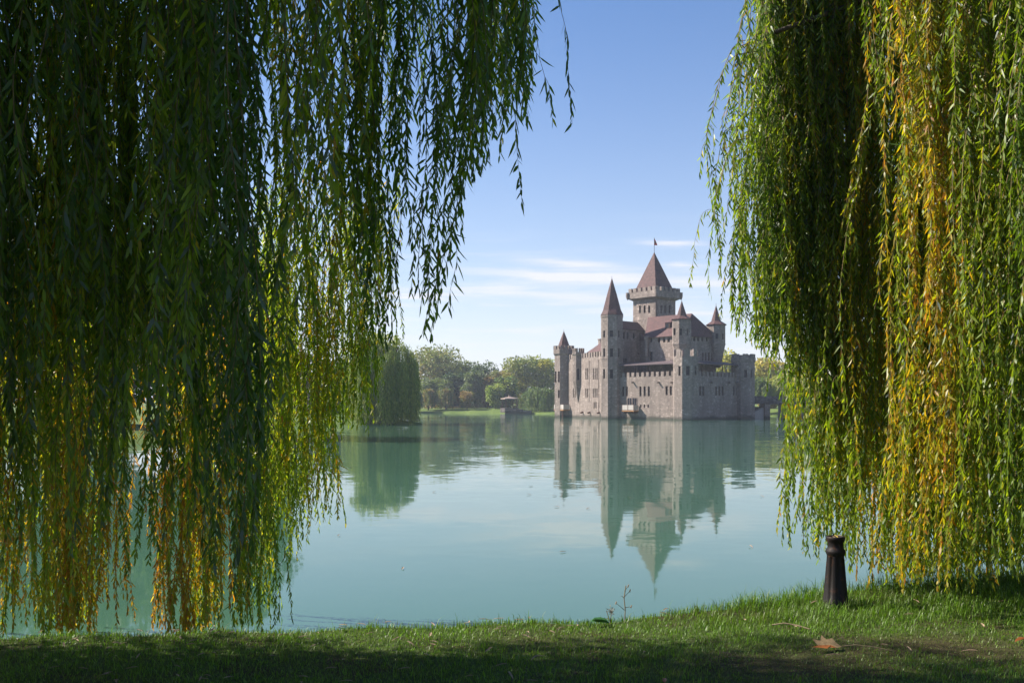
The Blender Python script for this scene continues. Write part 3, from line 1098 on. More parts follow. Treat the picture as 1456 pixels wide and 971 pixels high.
# balcony with arched doors on the left front
s, dep = hit(pB, pC, 860 + 358 / 10.22)
bz = 1.35
mb = MB()
o_ = pB - u * (s - .62)
mb.box(o_ - w * 1.15, -u, w, 2.5, 1.15, bz - .16, bz, 0)
for i in range(3):
    mb.box(o_ - u * (.2 + i * 1.0) - w * .9, -u, w, .14, .9, bz - .45, bz - .16, 2)
for i in range(2):
    mb.box(o_ - u * (.08 + i * 1.22) - w * 1.12, -u, w, 1.1, .07, bz + .08, bz + .85, 1)
for sx0 in (0.03, 2.4):
    mb.box(o_ - u * sx0 - w * 1.1, w, -u, 1.0, .07, bz + .08, bz + .85, 1)
for i in (0, 1.2, 2.4):
    mb.box(o_ - u * i - w * 1.14, -u, w, .09, .09, bz, bz + .95, 2)
mb.build('balcony', [M['orange_wood'], M['white'], M['wood']], fBC)
mb = MB()
for i in range(2):
    a = o_ - u * (.18 + i * 1.1) - w * .06
    mb.box(a, -u, w, .95, .1, bz, bz + 1.95, 1)
    mb.box(a - w * .02, -u, w, .07, .08, bz, bz + 2.0, 0)
    mb.box(a - u * .88 - w * .02, -u, w, .07, .08, bz, bz + 2.0, 0)
    mb.box(a - u * .45 - w * .02, -u, w, .05, .08, bz, bz + 2.0, 0)
    for k in range(5):
        th0, th1 = math.pi * k / 5, math.pi * (k + 1) / 5
        cx0, cx1 = .475 - .475 * math.cos(th0), .475 - .475 * math.cos(th1)
        mb.face([(*(a - u * .475 - w * .03), bz + 1.95), (*(a - u * cx0 - w * .03), bz + 1.95 + .35 * math.sin(th0)), (*(a - u * cx1 - w * .03), bz + 1.95 + .35 * math.sin(th1))], 0)
mb.build('balcony_door', [M['stone'], M['glass']], fBC)
# second balcony at the foot of the flank, by tower A
s, dep = hit(pA, pB, 803.5)
mb = MB()
o_ = pA + dAB * (s - 2.0)
mb.box(o_ - inAB * 1.3, dAB, inAB, 4.0, 1.3, 1.2, 1.38, 0)
for i in range(4):
    mb.box(o_ + dAB * (.05 + i * 1.0) - inAB * 1.28, dAB, inAB, .85, .08, 1.45, 2.25, 1)
mb.box(o_ + dAB * 4.0 - inAB * 1.28, inAB, -dAB, 1.2, .08, 1.45, 2.25, 1)
for i in range(2):
    mb.box(o_ + dAB * (.6 + i * 2.4) - inAB * 1.1, dAB, inAB, .2, .2, -1, 1.2, 2)
mb.build('balcony', [M['orange_wood'], M['white'], M['wood']], fl)

# ------------------------------------------------------------------ bridge to the castle and its steps
br = empty('bridge', (39, 152, 0), 'low stone footbridge joining the castle to the right bank', 'bridge')
by0, by1 = 152.2, 155.6
mb = MB()
mb.box((38.2, by0), (1, 0), (0, 1), 14, by1 - by0, 2.35, 2.75)
mb.build('deck', M['stone_dark'], br)
for yy in (by0 - .12, by1 - .2):
    mb = MB()
    mb.box((38.2, yy), (1, 0), (0, 1), 14, .32, 2.62, 3.55)
    mb.box((38.2, yy - .06), (1, 0), (0, 1), 14, .44, 3.553, 3.66)
    mb.build('parapet', M['stone_dark'], br)
mb = MB()
mb.box((41.15, by0 + .1), (1, 0), (0, 1), .85, by1 - by0 - .2, -1.5, 2.347)
mb.build('pier', M['stone'], br)
mb = MB()
mb.box((44.3, by0 - .25), (1, 0), (0, 1), 8, by1 - by0 + .5, -1.5, 2.347)
mb.build('abutment', M['stone_dark'], br)
st = empty('stone_steps', (39.4, 154, 0), 'pale stone steps dropping to the water under the footbridge', 'steps')
mb = MB()
for i in range(8):
    mb.box((37.9 + i * .4, by0 + .6), (1, 0), (0, 1), .4 - .004, 2.0, -1, .35 + i * .2)
mb.build('step_flight', M['white'], st)
mb = MB()
mb.box((37.9, by0 + 2.75), (1, 0), (0, 1), 3.2, .3, -1, 1.9)
mb.build('side_wall', M['stone'], st)

# ------------------------------------------------------------------ gazebo and stone landing on the far shore
gxx, gyy = px2x(724.5, 229), 229.0
g0 = gz1(gxx, gyy + 4)
gz = empty('gazebo', (gxx, gyy + 4, 0), 'small open gazebo with a flat tan roof on the far shore', 'gazebo')
gc = (gxx, gyy + 4)
mb = MB()
mb.prism(oct_(gc, 2.3, 6, 0), -.5, 1.35)
mb.build('base', M['stone_dark'], gz)
for i in range(6):
    a = i * math.pi / 3
    mb = MB()
    mb.tube((gc[0] + 1.8 * math.cos(a), gc[1] + 1.8 * math.sin(a), 1.35), (gc[0] + 1.8 * math.cos(a), gc[1] + 1.8 * math.sin(a), 3.5), .09, .09, 6)
    mb.build('post', M['wood'], gz)
mb = MB()
mb.prism(oct_(gc, 2.25, 6, 0), 3.5, 3.75, 0)
mb.prism(oct_(gc, 2.25, 6, 0), 3.75, 4.1, 0, oct_(gc, .5, 6, 0), caps=(False, True))
mb.prism(oct_(gc, .3, 6, 0), 4.1, 4.5)
mb.build('roof', M['gazebo_roof'], gz)
mb = MB()
for i, (x0, x1, z1_) in enumerate(((718, 734, .95), (734, 744, 1.15), (744, 756, .8))):
    X0, X1 = px2x(x0, 224 - i), px2x(x1, 224 - i)
    mb.box((X0, 222.5 - i * 1.2), (1, 0), (0, 1), X1 - X0 - .01, 3, -1, z1_)
tag(mb.build('stone_quay', M['stone_dark']), 'low dark stone quay at the water below the gazebo', 'quay')


# ------------------------------------------------------------------ distant trees
def c3(*c):
    return np.minimum(np.array(c, float) * 2.15, .46)


def crown_cloud(blobs, n, size, cols, weep=0.0, aspect=.55, core=.72):
    """leaf sprays over a set of ellipsoid boughs (cx,cy,cz,rx,ry,rz)"""
    B = np.array(blobs, float)
    wgt = (B[:, 3] * B[:, 5]) ** 1.0
    k = rng.choice(len(B), n, p=wgt / wgt.sum())
    d = nrmz(rng.normal(size=(n, 3)))
    rr = np.where(rng.random(n) < .75, rng.uniform(core, 1.06, n), rng.uniform(.3, 1.0, n))
    lump = 1 + .14 * np.sin(d[:, 0] * 7 + k) * np.sin(d[:, 1] * 6 + 2 * k) + .1 * np.sin(d[:, 2] * 9 + k * 3)
    pos = B[k, :3] + d * B[k, 3:6] * (rr * lump)[:, None]
    dr = nrmz(d * (1, 1, .6) + rng.normal(size=(n, 3)) * .7 + np.array((0, 0, -.3 - weep)))
    L = size * rng.uniform(.6, 1.4, n)
    cols = np.array(cols)
    base = cols[rng.integers(0, len(cols), len(B))][k]
    mixc = cols[rng.integers(0, len(cols), n)]
    col = (base * .7 + mixc * .3) * rng.uniform(.75, 1.25, (n, 1))
    return patch_chunk(pos, dr, L, L * aspect, col, 0)


def limbs(base, h, top, r, k=5, m_=1, spread=.5):
    """trunk with limbs as tubes"""
    Kp = 6
    tt = np.linspace(0, 1, Kp)
    P = np.zeros((1, Kp, 3))
    bend = rng.normal(size=2) * .06 * h
    P[0, :, 0] = base[0] + bend[0] * tt ** 2
    P[0, :, 1] = base[1] + bend[1] * tt ** 2
    P[0, :, 2] = base[2] - .3 + (h * .7 + .3) * tt
    ch = [tube_chunk(P, (r * (1 - .7 * tt))[None], m_, 7)]
    Q = np.zeros((k, Kp, 3))
    for i in range(k):
        j = rng.uniform(.35, .95)
        p0 = np.array((np.interp(j, tt, P[0, :, 0]), np.interp(j, tt, P[0, :, 1]), np.interp(j, tt, P[0, :, 2])))
        a = rng.uniform(0, 6.28)
        ln = top * spread * rng.uniform(.6, 1.1)
        Q[i, :, 0] = p0[0] + math.cos(a) * ln * tt
        Q[i, :, 1] = p0[1] + math.sin(a) * ln * tt
        Q[i, :, 2] = p0[2] + h * .28 * tt ** .8
    ch.append(tube_chunk(Q, np.tile(r * .38 * (1 - .75 * tt), (k, 1)), m_, 5))
    return ch


def tree(name, px, d, top_py, wpx, cols, label, group, base_low=.12, n=2200, size=.55, nb=16, base_z=None, weep=0):
    """a broadleaf tree placed at its real distance: crown of many boughs over a limbed trunk"""
    x = px2x(px, d)
    zb = gz1(x, d) if base_z is None else base_z
    H_ = py2z(top_py, d) - zb
    Wr_ = wpx / F * d / 2
    o = empty(name, (x, d, zb), label, 'tree', group)
    n, size = int(n * 2.1), size * 1.22
    me = mesh_np('trunk', [(v - np.array((x, d, zb)), f, c, 0) for v, f, c, _ in limbs((x, d, zb), H_, Wr_, .022 * H_ + .05)])
    link('trunk', me, M['bark'], o)
    bl = []
    for i in range(nb):
        f = (i + .5) / nb
        zc = base_low + (1 - base_low) * f
        prof = math.sin(math.pi * min(1, (.22 + .78 * (1 - f)) ** .8)) ** .7
        a = i * 2.4 + rng.uniform(-.5, .5)
        rr = Wr_ * prof * rng.uniform(.35, .72)
        br_ = Wr_ * rng.uniform(.32, .52) * (.75 + .4 * prof)
        bl.append((math.cos(a) * rr, math.sin(a) * rr, H_ * zc - br_ * .35, br_, br_, br_ * rng.uniform(.7, .95)))
    bl.append((0, 0, H_ * .82 - Wr_ * .1, Wr_ * .45, Wr_ * .45, H_ * .15))
    # no bough may rise above the crown's own height
    bl = [(a_, b_, min(c__, H_ - rz * .95), rx, ry, rz) for a_, b_, c__, rx, ry, rz in bl]
    link('crown', mesh_np('crown', [crown_cloud(bl, n, size, cols, weep)]), M['far_leaf'], o)
    return o


def far_willow(name, px, d, top_py, bot_py, wpx, cols, label, group, n=260, leaf=.3, lw=.1, base_z=None, per=26, ragged=.13):
    """weeping tree: an umbrella of long hanging strands"""
    x = px2x(px, d)
    zb = gz1(x, d) if base_z is None else base_z
    H_ = py2z(top_py, d) - zb
    zlow = py2z(bot_py, d) + .05 - zb
    Wr_ = wpx / F * d / 2
    o = empty(name, (x, d, zb), label, 'tree', group)
    me = mesh_np('trunk', [(v - np.array((x, d, zb)), f, c, 0) for v, f, c, _ in limbs((x, d, zb), H_, Wr_, .03 * H_ + .05, 7, spread=.6)])
    link('trunk', me, M['bark'], o)
    a = rng.uniform(0, 6.28, n)
    lob = 1 + (.16 if n < 800 else .07) * np.sin(a * 3 + px) + .12 * np.sin(a * 7 + 2 * px)
    rr = np.sqrt(rng.uniform(.04, 1, n)) * Wr_ * lob * .95
    if n > 800:          # a big tree is built of separate hanging boughs
        bc = rng.uniform(0, 6.28, 32)
        br2 = np.sqrt(rng.uniform(.05, 1, 32)) * Wr_
        bk = rng.integers(0, 32, n)
        a = bc[bk] + rng.normal(size=n) * .14
        rr = np.clip(br2[bk] + rng.normal(size=n) * Wr_ * .09, .1, Wr_ * 1.02)
    clump = .5 + .5 * np.sin(a * 9 + px) * np.sin(rr / Wr_ * 8)
    zt = H_ * (1 - .24 * np.clip(rr / Wr_, 0, 1.2) ** 2.2) * rng.uniform(.9, 1.0, n)
    if n > 800:
        zt *= (.66 + .34 * rng.random(32))[bk]
    zbm = np.minimum(zlow + rng.exponential(ragged, n) * H_ + clump * ragged * .9 * H_, zt - .25 * H_)
    idx_ = np.repeat(np.arange(n), per)
    tt = rng.random(n * per)
    out = np.stack([np.cos(a), np.sin(a)], -1)
    swell = rr[idx_] + Wr_ * .09 * np.sin(np.minimum(tt * 3, 1) * 1.57)
    pos = np.empty((n * per, 3))
    jit = rng.normal(size=(n * per, 2)) * Wr_ * .022
    pos[:, :2] = out[idx_] * swell[:, None] + jit
    pos[:, 2] = zt[idx_] + (zbm - zt)[idx_] * tt
    dr = nrmz(np.stack([rng.normal(size=n * per) * .28, rng.normal(size=n * per) * .28, -np.ones(n * per)], -1))
    cols = np.array(cols)
    col = (cols[rng.integers(0, len(cols), n)][idx_] * .75 + cols[rng.integers(0, len(cols), n * per)] * .25) * rng.uniform(.75, 1.25, (n * per, 1))
    L = leaf * rng.uniform(.7, 1.5, n * per) * 2.2
    cap = crown_cloud([(rng.uniform(-.5, .5) * Wr_, rng.uniform(-.5, .5) * Wr_, H_ * rng.uniform(.74, .86), Wr_ * .4, Wr_ * .4, H_ * .11) for _ in range(9)], n * 4, leaf * 1.6, cols, .8)
    link('crown', mesh_np('crown', [patch_chunk(pos, dr, L, np.full(n * per, lw) * rng.uniform(.7, 1.3, n * per), col), cap]), M['far_leaf'], o)
    return o


OLIVE = [c3(.10, .11, .03), c3(.13, .12, .035), c3(.08, .10, .03)]
RUST = [c3(.16, .10, .03), c3(.20, .11, .03), c3(.11, .10, .03)]
DKGRN = [c3(.035, .06, .022), c3(.05, .075, .025), c3(.03, .05, .025)]
GREY = [c3(.075, .095, .045), c3(.095, .11, .05), c3(.065, .08, .04)]
LIME = [c3(.14, .17, .035), c3(.11, .15, .03), c3(.17, .18, .04)]
YELL = [c3(.21, .18, .03), c3(.17, .17, .035), c3(.13, .14, .03)]
BROWN = [c3(.14, .085, .035), c3(.11, .085, .035), c3(.17, .11, .04)]
WGRN = [c3(.085, .12, .03), c3(.06, .095, .025), c3(.12, .13, .035)]
GF = 'trees along the far shore'
GW = 'weeping willows on the far lawn'
# the row behind
tree('broadleaf_tree', 622, 268, 494, 80, RUST + OLIVE + OLIVE, 'tallest olive and rust tree right behind the big left-bank willow', GF, n=4200, size=.62, nb=26)
tree('broadleaf_tree', 652, 262, 514, 36, OLIVE, 'narrow olive tree on the right shoulder of the tall rust-topped tree', GF, n=1900, nb=14)
tree('broadleaf_tree', 684, 280, 515, 50, DKGRN + GREY, 'dark green round-topped tree rising behind the middle of the far wood', GF, n=2600, nb=18)
tree('broadleaf_tree', 712, 272, 526, 36, OLIVE + BROWN, 'dull brownish tree in the dip left of the tall yellow-green tree', GF, n=1800, nb=14)
tree('broadleaf_tree', 741, 262, 507, 52, YELL + OLIVE + OLIVE, 'tall yellow-green tree standing behind the gazebo', GF, n=3200, nb=20)
tree('broadleaf_tree', 772, 266, 507, 44, YELL + LIME, 'bright yellow-lime tree next to the castle on its left', GF, n=2900, nb=18)
tree('broadleaf_tree', 798, 268, 516, 40, OLIVE + BROWN, 'olive tree half hidden behind the castle corner tower', GF, n=1800, nb=14)
# the row in front of it
tree('broadleaf_tree', 647, 254, 531, 38, DKGRN, 'bluish dark tree low in the gap below the olive trees', GF, n=2000, nb=14)
tree('broadleaf_tree', 612, 252, 538, 34, GREY + LIME, 'pale grey-green bushy tree beside the big left-bank willow', GF, n=1800, nb=14)
tree('broadleaf_tree', 633, 250, 540, 26, GREY + LIME, 'small pale green tree above the two weeping lawn willows', GF, n=1300, nb=12)
tree('broadleaf_tree', 672, 250, 529, 32, GREY, 'round grey-green tree in front of the dark round-topped one', GF, n=2200, nb=14)
tree('broadleaf_tree', 693, 252, 534, 22, BROWN, 'slim brown autumn tree in the middle of the far wood', GF, n=1200, nb=10)
tree('broadleaf_tree', 717, 250, 536, 38, LIME + DKGRN, 'mid green tree leaning behind the gazebo roof', GF, n=2000, nb=14)
tree('broadleaf_tree', 704, 243, 546, 27, LIME + GREY, 'light green rounded tree on the lawn left of the gazebo', GF, n=1700, nb=12, base_low=.2, size=.42)
tree('broadleaf_tree', 664, 242, 556, 22, BROWN + OLIVE, 'small brown round-crowned tree alone on the far lawn', GF, n=1300, nb=10, base_low=.25, size=.4)
far_willow('willow_tree', 592, 240, 552, 580, 18, DKGRN + GREY, 'dark drooping willow at the left end of the far lawn', GW, 120)
far_willow('willow_tree', 609, 243, 551, 576, 19, WGRN + RUST, 'rust-topped weeping willow, leftmost one clear on the lawn', GW, 130)
far_willow('willow_tree', 634, 243, 550, 577, 25, BROWN + DKGRN + WGRN, 'dark brown weeping willow with a flat top on the far lawn', GW, 150)
far_willow('willow_tree', 766, 226, 548, 585, 46, WGRN + GREY + DKGRN, 'large drooping willow on the shore between gazebo and castle', GW, 300)
# left bank
far_willow('willow_tree', 545, 109.5, 469, 604, 104, [c3(.05, .08, .02), c3(.09, .12, .025), c3(.16, .165, .035), c3(.12, .14, .03)], 'big dark weeping willow on the left bank point', None, 1000, .2, .07, per=46, ragged=.08)
tree('broadleaf_tree', 420, 150, 495, 70, RUST + DKGRN, 'shadowed tree with rusty leaves behind the left bank lawn', 'trees on the left bank', n=3000, size=.5)
tree('broadleaf_tree', 478, 152, 515, 70, DKGRN + OLIVE, 'dark bushy tree on the left bank behind the hanging lime strands', 'trees on the left bank', n=3000, size=.5, base_low=.02)
tree('broadleaf_tree', 520, 158, 500, 60, OLIVE + DKGRN, 'olive tree on the left bank just behind the big dark willow', 'trees on the left bank', n=2600, size=.5, base_low=.05)
tree('broadleaf_tree', 375, 205, 480, 80, DKGRN, 'far dark tree glimpsed in the gap of the left curtain', 'trees on the left bank', n=2600, size=.6, base_low=.02)
for px, d, tp, wpx, lab in ((305, 66, 352, 190, 'tall green tree on the left shore nearest the open water, seen through the curtain'),
                            (130, 70, 330, 220, 'tall green tree on the left shore behind the thickest part of the curtain'),
                            (-60, 68, 340, 220, 'tall green tree on the left shore beyond the picture edge')):
    tree('broadleaf_tree', px, d, tp, wpx, DKGRN + [c3(.07, .1, .03)], lab, 'trees on the left bank', n=17000, size=.34, nb=38, base_low=.05)
# right of the castle, behind the bridge
GR = 'trees behind the footbridge'
tree('broadleaf_tree', 1090, 205, 510, 52, [c3(.36, .2, .06), c3(.28, .17, .05), c3(.2, .15, .045)], 'orange autumn tree directly right of the castle', GR, n=3000, base_low=.1)
tree('broadleaf_tree', 1122, 203, 518, 50, [c3(.34, .2, .07), c3(.24, .17, .05), c3(.17, .15, .04)], 'second orange tree, partly behind the right willow strands', GR, n=2600, base_low=.1)
far_willow('willow_tree', 1080, 185, 533, 572, 36, WGRN + GREY, 'grey-green drooping tree against the castle end above the bridge', GR, 200)
far_willow('willow_tree', 1112, 186, 530, 572, 40, YELL + LIME, 'yellow-green drooping tree above the bridge abutment', GR, 220)
tree('broadleaf_tree', 1036, 215, 499, 44, YELL + LIME, 'yellow tree showing between hall turret and end tower', GR, n=1800)
tree('broadleaf_tree', 1165, 190, 515, 60, OLIVE + YELL, 'olive tree on the right bank behind the willow curtain', GR, n=2200)
tree('broadleaf_tree', 1230, 150, 490, 90, OLIVE + DKGRN, 'dark tree on the right bank screened by the willow curtain', GR, n=2600)
# undergrowth below the far wood: nobody could count it
pts = []
xs = rng.uniform(-62, 24, 5200)
ys = 246 + rng.uniform(0, 12, 5200) - np.clip((xs + 2) / 12, 0, 2) * 8
zz = ground_z(xs, ys)
hh = rng.random(5200) ** 1.2 * (1.6 + 1.3 * np.sin(xs * .55) + 1.0 * np.sin(xs * .23 + 1))
pos = np.stack([xs, ys, zz + np.abs(hh)], -1)
cols = np.array(DKGRN + BROWN + GREY + OLIVE)
col = cols[(np.floor(xs * .3 + 40).astype(int) * 7) % len(cols)] * .7 + cols[rng.integers(0, len(cols), 5200)] * .3
tag(link('undergrowth', mesh_np('undergrowth', [patch_chunk(pos, nrmz(rng.normal(size=(5200, 3)) + (0, 0, .4)), np.full(5200, .6), np.full(5200, .35), col)]), M['far_leaf']),
    'low scrub under the far trees behind the lawn', 'undergrowth', kind='stuff')


# ------------------------------------------------------------------ the two near willows
def willow_cols(h):
    """leaf colour from a 0..1 autumn value"""
    xs_ = [0, .35, .62, .82, 1]
    cs = np.array([(.045, .09, .014), (.10, .165, .014), (.21, .27, .02), (.37, .27, .02), (.32, .14, .018)])
    return np.stack([np.interp(h, xs_, cs[:, i]) for i in range(3)], -1)


def grow(x0, y0, zt, zb, hue, step, leaf, lw, outx=0, outy=0, side=.35, K_=16, rad=.0034, silver=.0, lean=0.0):
    """hanging willow strands with their side shoots and leaves; arrays of equal length"""
    n = len(x0)
    zb = np.minimum(zb, zt - .35)
    def paths(x0, y0, zt, zb, ox, oy, amp):
        n = len(x0)
        ln = zt - zb
        t_ = np.linspace(0, 1, K_)[None]
        P = np.empty((n, K_, 3))
        ph, ph2 = rng.uniform(0, 6.28, (n, 1)), rng.uniform(0, 6.28, (n, 1))
        wv_ = rng.uniform(4, 9, (n, 1))
        lx, ly = rng.normal(size=(n, 1)) * amp + lean, rng.normal(size=(n, 1)) * amp
        prof = np.sqrt(np.minimum(t_ * 2.2, 1)) * np.ones((n, 1))
        P[..., 0] = x0[:, None] + ox[:, None] * prof + ln[:, None] * (lx * t_ + .02 * np.sin(wv_ * t_ + ph))
        P[..., 1] = y0[:, None] + oy[:, None] * prof + ln[:, None] * (ly * t_ + .02 * np.sin(wv_ * t_ + ph2))
        P[..., 2] = zt[:, None] - ln[:, None] * t_ + np.abs(ox[:, None]) * .35 * np.sin(np.minimum(t_ * 3.2, 1) * 3.14)
        return P
    z = np.zeros(n)
    P = paths(x0, y0, zt, zb, z + outx, z + outy, .026)
    ln = zt - zb
    # side shoots
    m_ = int(n * side * np.mean(ln) / .5)
    pick = rng.choice(n, m_, p=ln / ln.sum())
    tp = rng.uniform(.02, .86, m_)
    kf = tp * (K_ - 1)
    ki = kf.astype(int)
    fr = (kf - ki)[:, None]
    st_ = P[pick, ki] * (1 - fr) + P[pick, np.minimum(ki + 1, K_ - 1)] * fr
    a = rng.uniform(0, 6.28, m_)
    sl_ = rng.uniform(.2, .75, m_)
    o_ = rng.uniform(.03, .17, m_) * rng.uniform(.5, 1, m_)
    lng = rng.random(m_) < .14
    sl_[lng] *= 1.9
    o_[lng] *= 2.0
    szb = np.maximum(st_[:, 2] - sl_, zb[pick] - .12)
    P2 = paths(st_[:, 0], st_[:, 1], st_[:, 2], np.minimum(szb, st_[:, 2] - .1), np.cos(a) * o_, np.sin(a) * o_, .05)
    ch = []
    tt = np.linspace(0, 1, K_)
    ch.append(tube_chunk(P, np.tile(rad * (1.2 - .85 * tt), (n, 1)), 1, 3))
    ch.append(tube_chunk(P2, np.tile(rad * .55 * (1 - .7 * tt), (m_, 1)), 1, 3))
    allP = np.concatenate([P, P2])
    allH = np.concatenate([hue, np.clip(hue[pick] + rng.normal(size=m_) * .06, 0, 1)])
    L = allP[:, 0, 2] - allP[:, -1, 2]
    cnt = np.maximum((L / step).astype(int), 5)
    sid = np.repeat(np.arange(len(allP)), cnt)
    N_ = len(sid)
    seq = np.arange(N_) - np.repeat(np.cumsum(cnt) - cnt, cnt)
    tl = (seq + rng.uniform(.1, .9, N_)) / np.repeat(cnt, cnt)
    kf = np.clip(tl, 0, .999) * (K_ - 1)
    ki = kf.astype(int)
    fr = (kf - ki)[:, None]
    pos = allP[sid, ki] * (1 - fr) + allP[sid, ki + 1] * fr
    az_ = rng.uniform(0, 6.28, len(allP))[sid] + math.pi * (seq % 2) + rng.normal(size=N_) * .7
    al = np.abs(rng.normal(size=N_) * R(14) + R(30)) * (1.1 - .45 * tl)
    d = np.stack([np.sin(al) * np.cos(az_), np.sin(al) * np.sin(az_), -np.cos(al)], -1)
    LL = leaf * rng.uniform(.5, 1.35, N_) * (1 - .35 * tl ** 3)
    hh_ = np.clip(allH[sid] + rng.normal(size=N_) * .11 + (rng.random(N_) < .03) * .3, 0, 1)
    col = willow_cols(hh_) * rng.uniform(.8, 1.25, (N_, 1))
    sv = rng.random(N_) < silver
    col[sv] = np.array((.11, .15, .12)) * rng.uniform(.7, 1.2, (sv.sum(), 1))
    ch.append(leaf_chunk(pos, d, LL, lw * rng.uniform(.75, 1.25, N_), col, 0))
    return ch


def bundles(nb, pxr, dr, prof_x, prof_y, per=(4, 8), spread=.06, jit=60, dens=None, hue=(.3, .12), huefn=None, topz=(640, 1.2), zmin=None, dshift=None):
    """clusters of strands whose lower ends follow the tree's ragged hem"""
    X, Y, T, B, Hh = [], [], [], [], []
    while nb > 0:
        px = rng.uniform(*pxr)
        if dens and rng.random() > np.interp(px, *dens):
            continue
        nb -= 1
        d = rng.uniform(*dr) + (dshift(px) if dshift else 0)
        k = rng.integers(per[0], per[1] + 1)
        hb = np.clip(rng.normal(hue[0], hue[1]), 0, 1)
        if huefn:
            hb = np.clip(hb + huefn(px, d), 0, 1)
        cut = abs(rng.normal()) * jit * .8
        for _ in range(k):
            dd = d + rng.normal() * spread
            xx = px2x(px, d) + rng.normal() * spread
            pq = xx / dd * F + 728
            yb = np.interp(pq, prof_x, prof_y) - cut - abs(rng.normal()) * jit * .6
            zb = py2z(yb, dd)
            if zmin is not None:
                zb = max(zb, zmin + rng.uniform(0, .12))
            X.append(xx)
            Y.append(dd)
            T.append(EYE + topz[0] / F * dd + rng.uniform(0, topz[1]))
            B.append(zb)
            Hh.append(np.clip(hb + rng.normal() * .05, 0, 1))
    return [np.array(v) for v in (X, Y, T, B, Hh)]


def near_tree(name, label, base, th, rad, limb_ends, chunks, cat='tree'):
    o = empty(name, base, label, cat)
    b = np.array(base, float)
    Kp = 10
    tt = np.linspace(0, 1, Kp)
    P = np.zeros((1, Kp, 3))
    P[0, :, 2] = -.3 + (th + .3) * tt
    P[0, :, 0] = .25 * tt ** 2
    ch = [tube_chunk(P, (rad * (1 - .45 * tt) + rad * .5 * np.exp(-tt * 14))[None], 0, 14)]
    top = P[0, -1]
    Q = np.zeros((len(limb_ends), Kp, 3))
    for i, e in enumerate(limb_ends):
        e = np.array(e) - b
        Q[i] = top[None] + (e - top)[None] * tt[:, None]
        Q[i, :, 2] += 1.1 * np.sin(tt * math.pi) - .35 * tt ** 3
    ch.append(tube_chunk(Q, np.tile(rad * .22 * (1 - .85 * tt) + .006, (len(limb_ends), 1)), 0, 8))
    link('trunk', mesh_np('trunk', ch), M['bark'], o)
    me = mesh_np('crown', [(v - b, f, c, m_) for v, f, c, m_ in chunks])
    link('crown', me, [M['willow_leaf'], M['twig']], o)
    return o


def canopy_leaves(cen, radii, n, keep, hue=.3, L=.15, Wd=.03):
    cen, radii = np.array(cen), np.array(radii)
    d = nrmz(rng.normal(size=(n, 3)))
    pos = cen + d * radii * (rng.uniform(.15, 1, (n, 1)) ** (1 / 1.4))
    hole = np.sin(pos[:, 0] * 2.1 + 1.7 * np.sin(pos[:, 1] * 1.6)) * np.sin(pos[:, 1] * 2.4 + 1.3 * np.sin(pos[:, 2] * 1.9)) * np.sin(pos[:, 2] * 2.2 + pos[:, 0])
    pos = pos[keep(pos) & (hole > -.45)]
    k = len(pos)
    dr = nrmz(rng.normal(size=(k, 3)) * .5 + (0, 0, -1))
    return leaf_chunk(pos, dr, L * rng.uniform(.7, 1.3, k), Wd * rng.uniform(.8, 1.2, k), willow_cols(np.clip(rng.normal(hue, .15, k), 0, 1)), 0)


# left willow: its curtain fills the left half of the view
LX = [-400, 0, 60, 130, 160, 200, 260, 330, 380, 400, 430, 470, 485, 520, 540, 570, 600, 622, 640, 670, 690, 702, 720, 745, 757, 765]
LY = [880, 885, 905, 890, 850, 900, 905, 890, 880, 800, 775, 765, 650, 640, 570, 510, 470, 330, 262, 300, 240, 150, 150, 205, 120, 60]
FX = [-400, 0, 60, 130, 160, 200, 260, 330, 375, 392, 410, 440, 480, 520, 545, 570, 600, 622, 640, 670, 690, 702, 720, 745, 757, 765]
FY = [880, 885, 905, 890, 850, 900, 905, 890, 850, 660, 560, 515, 520, 530, 530, 500, 470, 330, 262, 300, 240, 150, 150, 205, 120, 60]
patch = lambda px, d: .22 * math.sin(px * .021 + d) + .12 * math.sin(px * .05 + 2 * d)
chL = []
a = bundles(27, (-120, 560), (3.7, 5.0), FX, FY, (3, 6), .06, 320, hue=(.34, .14), huefn=patch, zmin=.62)
chL += grow(*a, .019, .092, .0145, silver=.16)
a = bundles(22, (540, 762), (4.2, 5.6), FX, FY, (2, 4), .05, 40, hue=(.28, .1), zmin=.62)
chL += grow(*a, .021, .092, .0135, silver=.1)
a = bundles(42, (-260, 610), (5.0, 6.6), FX, FY, (4, 7), .08, 200, hue=(.46, .15), huefn=patch, zmin=.6)
chL += grow(*a, .019, .09, .0145, silver=.05)
LIM = dict(zmin=.04)
a = bundles(31, (372, 545), (9.6, 10.7), LX, LY, (3, 6), .1, 60, dens=([372, 400, 500, 545], [1, .95, .6, .35]), hue=(.54, .08), huefn=lambda px, d: .08 * patch(px, d), **LIM)
a[2] = np.maximum(rng.uniform(3.4, 5.0, len(a[2])), a[3] + .8)
chL += grow(*a, .021, .092, .0155)
a = bundles(54, (-300, 378), (8.75, 9.9), LX, [v + 16 for v in LY], (4, 7), .09, 22, dens=([-300, 0, 50, 90, 135, 165, 190, 215, 250, 310, 335, 365, 378], [.9, .8, .45, 1, .3, .5, .5, .25, 1, 1, .25, 1, .6]), hue=(.55, .12), huefn=lambda px, d: (.2 + .3 * patch(px, d) if px < 370 else -.1 + .1 * patch(px, d)), zmin=.04)
a[2] = np.where(a[0] / a[1] * F + 728 < 380, rng.uniform(2.3, 3.7, len(a[2])), rng.uniform(3.4, 5.0, len(a[2])))
a[2] = np.maximum(a[2], a[3] + .8)
chL += grow(*a, .02, .092, .0155)
a = bundles(28, (-420, 240), (6.9, 7.9), LX, LY, (4, 7), .09, 260, hue=(.45, .14), huefn=patch, zmin=.6, topz=(-1, 1.6))  # low strands behind the curtain, added to shade the left bank
